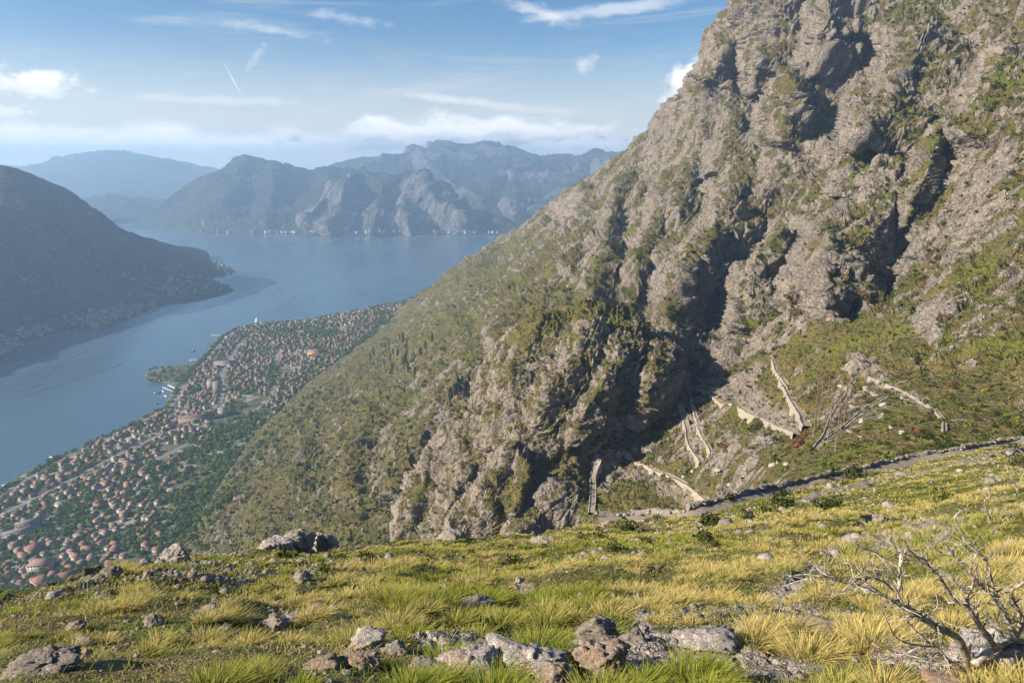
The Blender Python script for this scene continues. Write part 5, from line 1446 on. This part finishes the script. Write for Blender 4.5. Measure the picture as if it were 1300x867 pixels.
def causeway(pt, px, width, height, label, wall_side=0, name='stone_path_wall', drop=4, parapet=.3, samples=26):
    """a masonry ramp with a path on top following pixel points on a terrain patch"""
    P = []
    n_ = len(px); t = np.linspace(0, n_ - 1, samples)
    us = np.interp(t, range(n_), [a for a, b in px]); vs = np.interp(t, range(n_), [b for a, b in px])
    for u, v in zip(us, vs):
        i, j = pt.idx(u, v); i0, i1 = max(0, i - 3), min(pt.nv, i + 4); P.append(pt.P[i0:i1, max(0, j - 3):j + 4].reshape(-1, 3).mean(0))
    P = np.array(P)
    for _ in range(2): P[1:-1] = .25 * P[:-2] + .5 * P[1:-1] + .25 * P[2:]
    P = smooth_line(P, .6)
    T = np.gradient(P, axis=0); T[:, 2] = 0; T /= np.linalg.norm(T, axis=1, keepdims=True) + 1e-9
    Sd = np.stack([-T[:, 1], T[:, 0], 0 * T[:, 0]], -1)
    top = P.copy(); top[:, 2] += height
    root = empty(name, tuple(P[0])); tag(root, label, 'wall'); o0 = P[0]
    def strip(profile, nm, mat, amp):
        rows = []
        for off_, dz in profile: r_ = top + Sd * off_; r_[:, 2] += dz; rows.append(r_)
        G = np.array(rows); V = blocky(G.reshape(-1, 3), amp, 1.1) - o0
        return link(nm, np_mesh(nm, V, quads=grid_quads(*G.shape[:2]), smooth=False), root, mat)
    w = width / 2 * 1.15; height = height * .7
    k = .35
    prof = [(-w - .5, -height - drop), (-w - .25, -(height + drop) * .66), (-w - .1, -height * .6), (-w, parapet), (-w + k, parapet), (-w + k, -.05)]
    strip(prof, 'wall', M_WALL, .22)
    strip([(-w + k, -.02), (-w * .3, 0), (w * .3, 0), (w - k, -.02)], 'path', M_PATH, .10)
    strip([(w - k, -.05), (w - k, parapet * .8), (w, parapet * .8), (w + .1, -height * .6), (w + .25, -(height + drop) * .66), (w + .5, -height - drop)], 'wall', M_WALL, .22)
    return root
causeway(MT, [(754, 562), (754, 590), (752, 620), (752, 656)], 2.6, 1.0, 'straight pale masonry ramp running steeply downhill, farthest left of the zigzag')
causeway(MT, [(758, 561), (775, 566), (800, 580), (815, 590)], 1.8, .5, 'thin path bend leading right from the top of the straight ramp')
causeway(MT, [(812, 588), (835, 600), (856, 608), (880, 622), (900, 638)], 2.6, .8, 'pale path wall slanting down right to end at the old road')
causeway(MT, [(864, 500), (867, 520), (874, 548), (880, 570), (890, 590)], 2.6, 1.0, 'tall double-edged ramp dropping from the foot of the dark cliff')
causeway(MT, [(880, 512), (884, 530), (892, 552), (903, 578)], 1.6, .8, 'narrow curved wall parallel to the double-edged ramp')
causeway(MT, [(882, 498), (905, 508), (930, 520), (965, 530), (1000, 545), (1012, 552)], 2.6, .8, 'long wall slanting down right under the scree')
causeway(MT, [(997, 450), (989, 465), (993, 480), (1003, 495)], 2.2, .8, 'upper crumbling wall hooked like a sickle on the green slope')
causeway(MT, [(995, 488), (1003, 505), (1010, 515), (1018, 532), (1024, 542)], 3.0, 1.0, 'smooth pale wall below the sickle-shaped one')
causeway(MT, [(1082, 476), (1070, 500), (1058, 530), (1048, 555), (1036, 575)], 1.6, .4, 'stone wall descending left from the bare pale slab')
causeway(MT, [(1125, 503), (1100, 520), (1075, 540), (1050, 560)], 1.1, .25, 'thin low wall crossing the rocky mound')
causeway(MT, [(1100, 474), (1130, 488), (1160, 503), (1185, 520), (1200, 535), (1200, 555)], .9, .05, 'worn path edge curving down right from the pale slab', drop=2)
causeway(MT, [(862, 502), (872, 499), (884, 499)], 2.0, .4, 'short level wall joining the tops of the ramps below the dark cliff', samples=8)
i_, j_ = MT.idx(1094, 468); P = MT.P[i_, j_]
sl_ = link('rock_slab', rock_mesh('rock_slab', 991, (13, 6, 7), 5, 6, mat=rock_mat('pale_bare_slab', (.28, .24, .20), (.32, .28, .235), (.38, .35, .31), .3, .8, (.3, .24, .19))))
sl_.location = (P[0], P[1] + 1.0, P[2] + .2); sl_.rotation_euler = (-.3, .25, .2)
tag(sl_, 'bare pale rock slab like a ruined block at the upper bend of the zigzag', 'rock')
# outcrops on the mound
mo = np.random.default_rng(5)
for k in range(34):
    if k < 18: u, v = mo.uniform(1060, 1150), mo.uniform(478, 560)
    else: u, v = mo.uniform(820, 1010), mo.uniform(560, 640)
    if k < 18 and v > 585 - (u - 1040) * .55 + 0: pass
    i, j = MT.idx(u, v); P = MT.P[i, j]; s_ = P[1] * mo.uniform(.005, .013)
    o_ = bpy.data.objects.new('outcrop', protos[int(mo.integers(3)) * 4]); COL.objects.link(o_); o_.location = tuple(P); o_.scale = (s_, s_, s_ * .8); o_.rotation_euler = (mo.uniform(-.6, .6), mo.uniform(-.6, .6), mo.uniform(0, 6))
    w_ = 'the rocky mound right of the bare poplars' if k < 18 else 'the slope between the zigzag walls'
    tag(o_, f'pale rock outcrop on {w_}', 'rock', f'pale outcrops on {w_}')
# old stone road along the far edge of the grass
def road_line(pts, off_v=0):
    out = []
    for u, v in pts:
        i, j = FG.idx(u, v + off_v); out.append(FG.P[i, j])
    return np.array(out)
RD = [(762, 668), (820, 661), (880, 656), (951, 638), (1022, 620), (1092, 605), (1163, 586), (1230, 575), (1300, 563), (1420, 542)]
P = smooth_line(road_line(RD), .7)
for _ in range(12): P[1:-1] = .25 * P[:-2] + .5 * P[1:-1] + .25 * P[2:]
T = np.gradient(P, axis=0); T[:, 2] = 0; T /= np.linalg.norm(T, axis=1, keepdims=True); Sd = np.stack([-T[:, 1], T[:, 0], 0 * T[:, 0]], -1)
rows = []
for off_, dz in ((-1.2, -.5), (-1.0, .04), (-.6, .06), (0, .07), (.6, .06), (1.0, .04)):
    r_ = P + Sd * off_; r_[:, 2] += dz; rows.append(r_)
G = np.array(rows); V = blocky(G.reshape(-1, 3), .10, 1.6)
tag(link('old_road', np_mesh('old_road', V, quads=grid_quads(*G.shape[:2]), smooth=False), mat=M_PATH), kind='structure')
def dry_wall(P, Sd, off_, h, w_, label, seed=0):
    root = empty('dry_stone_wall', tuple(P[0])); tag(root, label, 'wall')
    hh = h * (.75 + .45 * fbm(P / 2.2 + seed, 3))[:, None]
    prof = [(-w_ / 2, -1.0), (-w_ / 2, .0), (-w_ * .42, 1.0), (w_ * .42, 1.0), (w_ / 2, 0), (w_ / 2, -1.0)]
    rows = []
    for o2, f in prof:
        r_ = P + Sd * (off_ + o2); r_[:, 2] += (hh[:, 0] * f if f > 0 else f); rows.append(r_)
    G = np.array(rows); V = blocky(G.reshape(-1, 3), .28, 1.5, seed) - P[0]
    link('masonry', np_mesh('masonry', V, quads=grid_quads(*G.shape[:2]), smooth=False), root, M_WALLD)
    rr = np.random.default_rng(seed); VV_, TT_ = [], []
    for k in range(0, len(P), 1):
        for _ in range(2):
            s_ = rr.uniform(.14, .34); b = base_[int(rr.integers(6))]; c0 = P[k] + Sd[k] * (off_ + rr.normal(0, w_ * .35)) + np.array([0, 0, hh[k, 0] * rr.uniform(.5, 1.0)]) - P[0]
            VV_.append(b * s_ * 1.8 + c0); TT_.append(T2 + len(V2) * len(TT_))
    link('coping_stone', np_mesh('coping_stone', np.concatenate(VV_), tris=np.concatenate(TT_), smooth=False), root, M_WALL)
M_WALLD = rock_mat('weathered_dry_stone', (.22, .2, .17), (.3, .27, .23), (.45, .42, .38), .35, .2, (.26, .22, .17))
dry_wall(P, Sd, 1.35, .55, .5, 'long dark dry stone wall along the uphill side of the old road', 5)
k0 = int(len(P) * .35)
P2 = smooth_line(road_line([(1010, 636), (1040, 632), (1092, 620), (1181, 598), (1240, 588), (1300, 572), (1420, 552)]), .7)
for _ in range(8): P2[1:-1] = .25 * P2[:-2] + .5 * P2[1:-1] + .25 * P2[2:]
T = np.gradient(P2, axis=0); T[:, 2] = 0; T /= np.linalg.norm(T, axis=1, keepdims=True); Sd2 = np.stack([-T[:, 1], T[:, 0], 0 * T[:, 0]], -1)
dry_wall(P2, Sd2, 0, .4, 1.3, 'low tumbled stone bank below the old road', 8)
# ------------------------------------------------------------------ water
m, nt = new_mat('bay_water'); n = N(nt)
p = n.pos()
wv = n.noise(p, 1 / 9.0, 3, .6)
big = n.noise(n.vmath('MULTIPLY', p, (1, .35, 1)), 1 / 260.0, 4, .55)
h = n.math('MULTIPLY', n.math('MULTIPLY', wv, .14), n.ramp(n('ShaderNodeSeparateXYZ', {0: p}).outputs[1], 3600, 1500))
def wave_arc(center, lam, rmin, rmax, amp, ang=None):
    d = n.vmath('LENGTH', n.vmath('SUBTRACT', p, center))
    s = n.math('SINE', n.math('MULTIPLY', d, 2 * math.pi / lam))
    msk = n.math('MULTIPLY', n.ramp(d, rmin, rmin + (rmax - rmin) * .2), n.ramp(d, rmax, rmax - (rmax - rmin) * .25))
    return n.math('MULTIPLY', n.math('MULTIPLY', s, msk), amp)
def band_mask(a, b, width):
    """1 along the line a-b on the water"""
    a = Vector(a); b = Vector(b); d = (b - a); L = d.length; d.normalize()
    rel = n.vmath('SUBTRACT', p, tuple(a))
    along = n.vmath('DOT_PRODUCT', rel, tuple(d))
    perp = n.vmath('DOT_PRODUCT', rel, (-d.y, d.x, 0))
    e = n.ramp(n.math('ABSOLUTE', perp), width, width * .3)
    return n.math('MULTIPLY', e, n.math('MULTIPLY', n.ramp(along, 0, L * .12), n.ramp(along, L, L * .85))), perp
msk, perp = band_mask(at_z(10, 505), at_z(118, 423), 55)
w1 = n.math('MULTIPLY', n.math('SINE', n.math('MULTIPLY', n.vmath('DOT_PRODUCT', n.vmath('ADD', p, n.vmath('SCALE', n.noise(p, 1 / 90., 1, color=True))), (.93, -.36, 0)), 2 * math.pi / 22)), n.math('MULTIPLY', msk, 3.2))
h = n.math('ADD', h, w1)
for a, b, wdt, amp in (((0, 512), (160, 461), 7, 1.6), ((0, 488), (150, 448), 5, 1.0), ((0, 500), (155, 455), 5, .8), ((0, 470), (60, 440), 6, .9), ((60, 470), (150, 421), 6, .9)):
    mk, _ = band_mask(at_z(*a), at_z(*b), wdt)
    h = n.math('ADD', h, n.math('MULTIPLY', mk, amp * 2.0))
nor = n.bump(h, .6, 1.0)
rough = n.math('ADD', .2, n.math('MULTIPLY', n.ramp(big, .42, .62), .12))
n.out(n('ShaderNodeBsdfPrincipled', {'Base Color': (.045, .085, .115, 1), 'Roughness': rough, 'IOR': 1.95, 'Normal': nor, 'Specular IOR Level': .5}).outputs[0])
me = bpy.data.meshes.new('bay_water')
me.from_pydata([(-26000, -3000, 0), (26000, -3000, 0), (26000, 30000, 0), (-26000, 30000, 0)], [], [(0, 1, 2, 3)])
tag(link('water', me, mat=m), kind='structure')

# ------------------------------------------------------------------ haze
m, nt = new_mat('valley_haze'); n = N(nt)
vol = n('ShaderNodeVolumePrincipled', {'Color': (.44, .68, 1.0, 1), 'Density': HAZE, 'Anisotropy': .25})
o = nt.nodes.new('ShaderNodeOutputMaterial'); nt.links.new(vol.outputs[0], o.inputs['Volume'])
x0, x1, y0, y1, z0, z1 = -14000, 14000, -2500, 12900, -900, 760
me = bpy.data.meshes.new('haze')
me.from_pydata([(x0, y0, z0), (x1, y0, z0), (x1, y1, z0), (x0, y1, z0), (x0, y0, z1), (x1, y0, z1), (x1, y1, z1), (x0, y1, z1)], [],
               [(0, 3, 2, 1), (4, 5, 6, 7), (0, 1, 5, 4), (1, 2, 6, 5), (2, 3, 7, 6), (3, 0, 4, 7)])
hz = link('haze', me, mat=m); tag(hz, kind='stuff'); hz['label'] = 'thin blue evening haze over the bay'; hz['category'] = 'haze'

# ------------------------------------------------------------------ sky, sun, camera
S = Vector((-math.cos(SUN_EL) * math.cos(SUN_AZ), math.cos(SUN_EL) * math.sin(SUN_AZ), math.sin(SUN_EL)))
w = bpy.data.worlds.new('World'); scene.world = w; w.use_nodes = True
nt = w.node_tree; nt.nodes.clear(); n = N(nt)
sky = n('ShaderNodeTexSky', sky_type='NISHITA'); sky.sun_disc = False
sky.sun_elevation = SUN_EL; sky.sun_rotation = math.atan2(S.x, S.y)
sky.altitude = 450; sky.air_density = 1.0; sky.dust_density = .6; sky.ozone_density = 1.6
g = n('ShaderNodeTexCoord').outputs['Generated']
xyz = n('ShaderNodeSeparateXYZ', {0: g}).outputs
az = n.math('ARCTAN2', xyz[0], xyz[1]); el = n.math('ARCSINE', xyz[2])
def azel(u, v):
    dx, dy, dz = ray(u, v); l = math.sqrt(dx * dx + dy * dy + dz * dz)
    return math.atan2(dx, dy), math.asin(dz / l)
wisp = n.noise(g, 16, 6, .62, .6)
puff = n.noise(g, 34, 6, .6)
fine = n.noise(n.vmath('MULTIPLY', g, (1, 1, 5)), 9, 6, .6, .4)
col = sky.outputs[0]
col = n.mix(.0, col, col)
hs = n('ShaderNodeHueSaturation', {'Saturation': 1.35, 'Value': 1.0, 'Color': col}).outputs[0]
col = n.mix(1.0, hs, (1.04, .98, 1.03), 'MULTIPLY')
# pale layer low over the horizon and faint high streaks
low = n.ramp(n.math('ADD', el, n.math('MULTIPLY', fine, .05)), .20, .02)
col = n.mix(n.math('MULTIPLY', low, .8), col, tuple(c * 7.6 for c in (1.0, .97, .95)))
streak = n.ramp(n.noise(n.vmath('MULTIPLY', n.vmath('ADD', g, (0, 0, 0)), (1.4, 1.4, 14)), 3.0, 7, .6, .5), .50, .78)
col = n.mix(n.math('MULTIPLY', streak, n.math('MULTIPLY', n.ramp(el, .01, .08), .42)), col, tuple(c * 7.5 for c in (.93, .95, .98)))
def blob(u, v, wu, wv_, dens, tilt=0.0, noise=puff, rag=1.15, white=(11, 10.6, 10.2), base=(3.9, 4.2, 4.8), soft=.7, shade=.5):
    global col
    a0, e0 = azel(u, v)
    wa, we = wu / FPX, wv_ / FPX
    ddx = n.math('SUBTRACT', az, a0); ddy = n.math('SUBTRACT', el, e0)
    c_, s_ = math.cos(tilt), math.sin(tilt)
    rx = n.math('ADD', n.math('MULTIPLY', ddx, c_), n.math('MULTIPLY', ddy, s_))
    ry = n.math('SUBTRACT', n.math('MULTIPLY', ddy, c_), n.math('MULTIPLY', ddx, s_))
    rx = n.math('DIVIDE', rx, wa); ry = n.math('DIVIDE', ry, we)
    nz_ = n('ShaderNodeTexNoise', {'Scale': 1.3 * FPX / (wu * .35 + wv_), 'Detail': 7, 'Roughness': .62, 'Vector': n.vmath('ADD', n.vmath('MULTIPLY', g, (1, 1, 1 + .6 * math.log(max(1, wu / wv_)))), (u * .013, v * .01, 0))}).outputs['Fac']
    noise = nz_
    d = n.math('SQRT', n.math('ADD', n.math('MULTIPLY', rx, rx), n.math('MULTIPLY', ry, ry)))
    d = n.math('ADD', d, n.math('MULTIPLY', n.math('SUBTRACT', noise, .5), rag * 2))
    mask = n.math('MULTIPLY', n.ramp(d, 1.0, 1.0 - soft), dens)
    cc = n.mix(n.math('MULTIPLY', n.ramp(n.math('ADD', ry, n.math('MULTIPLY', n.math('SUBTRACT', noise, .5), 2.5)), .35, -.6), shade), white, base)
    col = n.mix(mask, col, cc)
blob(45, 105, 50, 17, .95, shade=.25)
blob(12, 142, 26, 7, .5, shade=.1)
blob(150, 182, 300, 23, .95, soft=.7, shade=.6)
blob(50, 170, 130, 10, .5, soft=.7, shade=.3)
blob(320, 186, 90, 14, .8, soft=.6, shade=.6)
blob(600, 174, 215, 27, 1.0, soft=.5, shade=1.0)
blob(745, 188, 120, 17, .8, soft=.7, shade=.7)
blob(745, 82, 16, 14, .38, tilt=.7, soft=.9, rag=1.3, shade=0)
blob(880, 102, 48, 24, .97, tilt=.5, shade=.25)
blob(775, 12, 150, 9, .42, tilt=.09, soft=1.0, rag=1.3, shade=0)
blob(690, 18, 60, 10, .4, tilt=-.3, soft=1.0, rag=1.3, shade=0)
blob(560, 125, 70, 6, .28, tilt=-.08, soft=1.0, rag=1.3, shade=0)
blob(440, 24, 60, 8, .25, tilt=-.1, soft=1.0, rag=1.3, shade=0)
blob(330, 36, 80, 7, .25, tilt=-.12, soft=1.0, rag=1.3, shade=0)
blob(260, 128, 120, 7, .3, tilt=.0, soft=1.0, rag=1.3, shade=0)
blob(640, 135, 120, 7, .3, tilt=-.1, soft=1.0, rag=1.3, shade=0)
blob(296, 102, 26, 1.1, .6, tilt=-1.13, soft=.9, rag=.4, shade=0)
blob(325, 72, 24, 6, .2, tilt=.9, soft=1.0, rag=1.3, shade=0)
bg = n('ShaderNodeBackground', {'Color': col, 'Strength': SKY_STR})
o = nt.nodes.new('ShaderNodeOutputWorld'); nt.links.new(bg.outputs[0], o.inputs[0])

sl = bpy.data.lights.new('sun', 'SUN'); sl.energy = SUN_STR; sl.angle = math.radians(.55); sl.color = (1.0, .87, .70)
so = bpy.data.objects.new('sun', sl); COL.objects.link(so)
so.rotation_euler = (-S).to_track_quat('-Z', 'Y').to_euler()
cam = bpy.data.cameras.new('camera'); cam.sensor_width = 36; cam.lens = 36 * FPX / 1300
cam.clip_start = .1; cam.clip_end = 60000
co = bpy.data.objects.new('camera', cam); COL.objects.link(co); co.location = (0, 0, HC)
co.rotation_euler = (math.pi / 2 - PITCH, 0, 0); scene.camera = co
scene.view_settings.view_transform = 'Standard'; scene.view_settings.look = 'None'; scene.view_settings.gamma = 1
scene.view_settings.exposure = EXPOSURE; scene.view_settings.use_curve_mapping = False
scene.cycles.use_denoising = True
scene.cycles.max_bounces = 6; scene.cycles.diffuse_bounces = 2; scene.cycles.glossy_bounces = 2
scene.cycles.transmission_bounces = 3; scene.cycles.volume_bounces = 1; scene.cycles.transparent_max_bounces = 6
scene.cycles.caustics_reflective = False; scene.cycles.caustics_refractive = False
scene.cycles.sample_clamp_indirect = 4
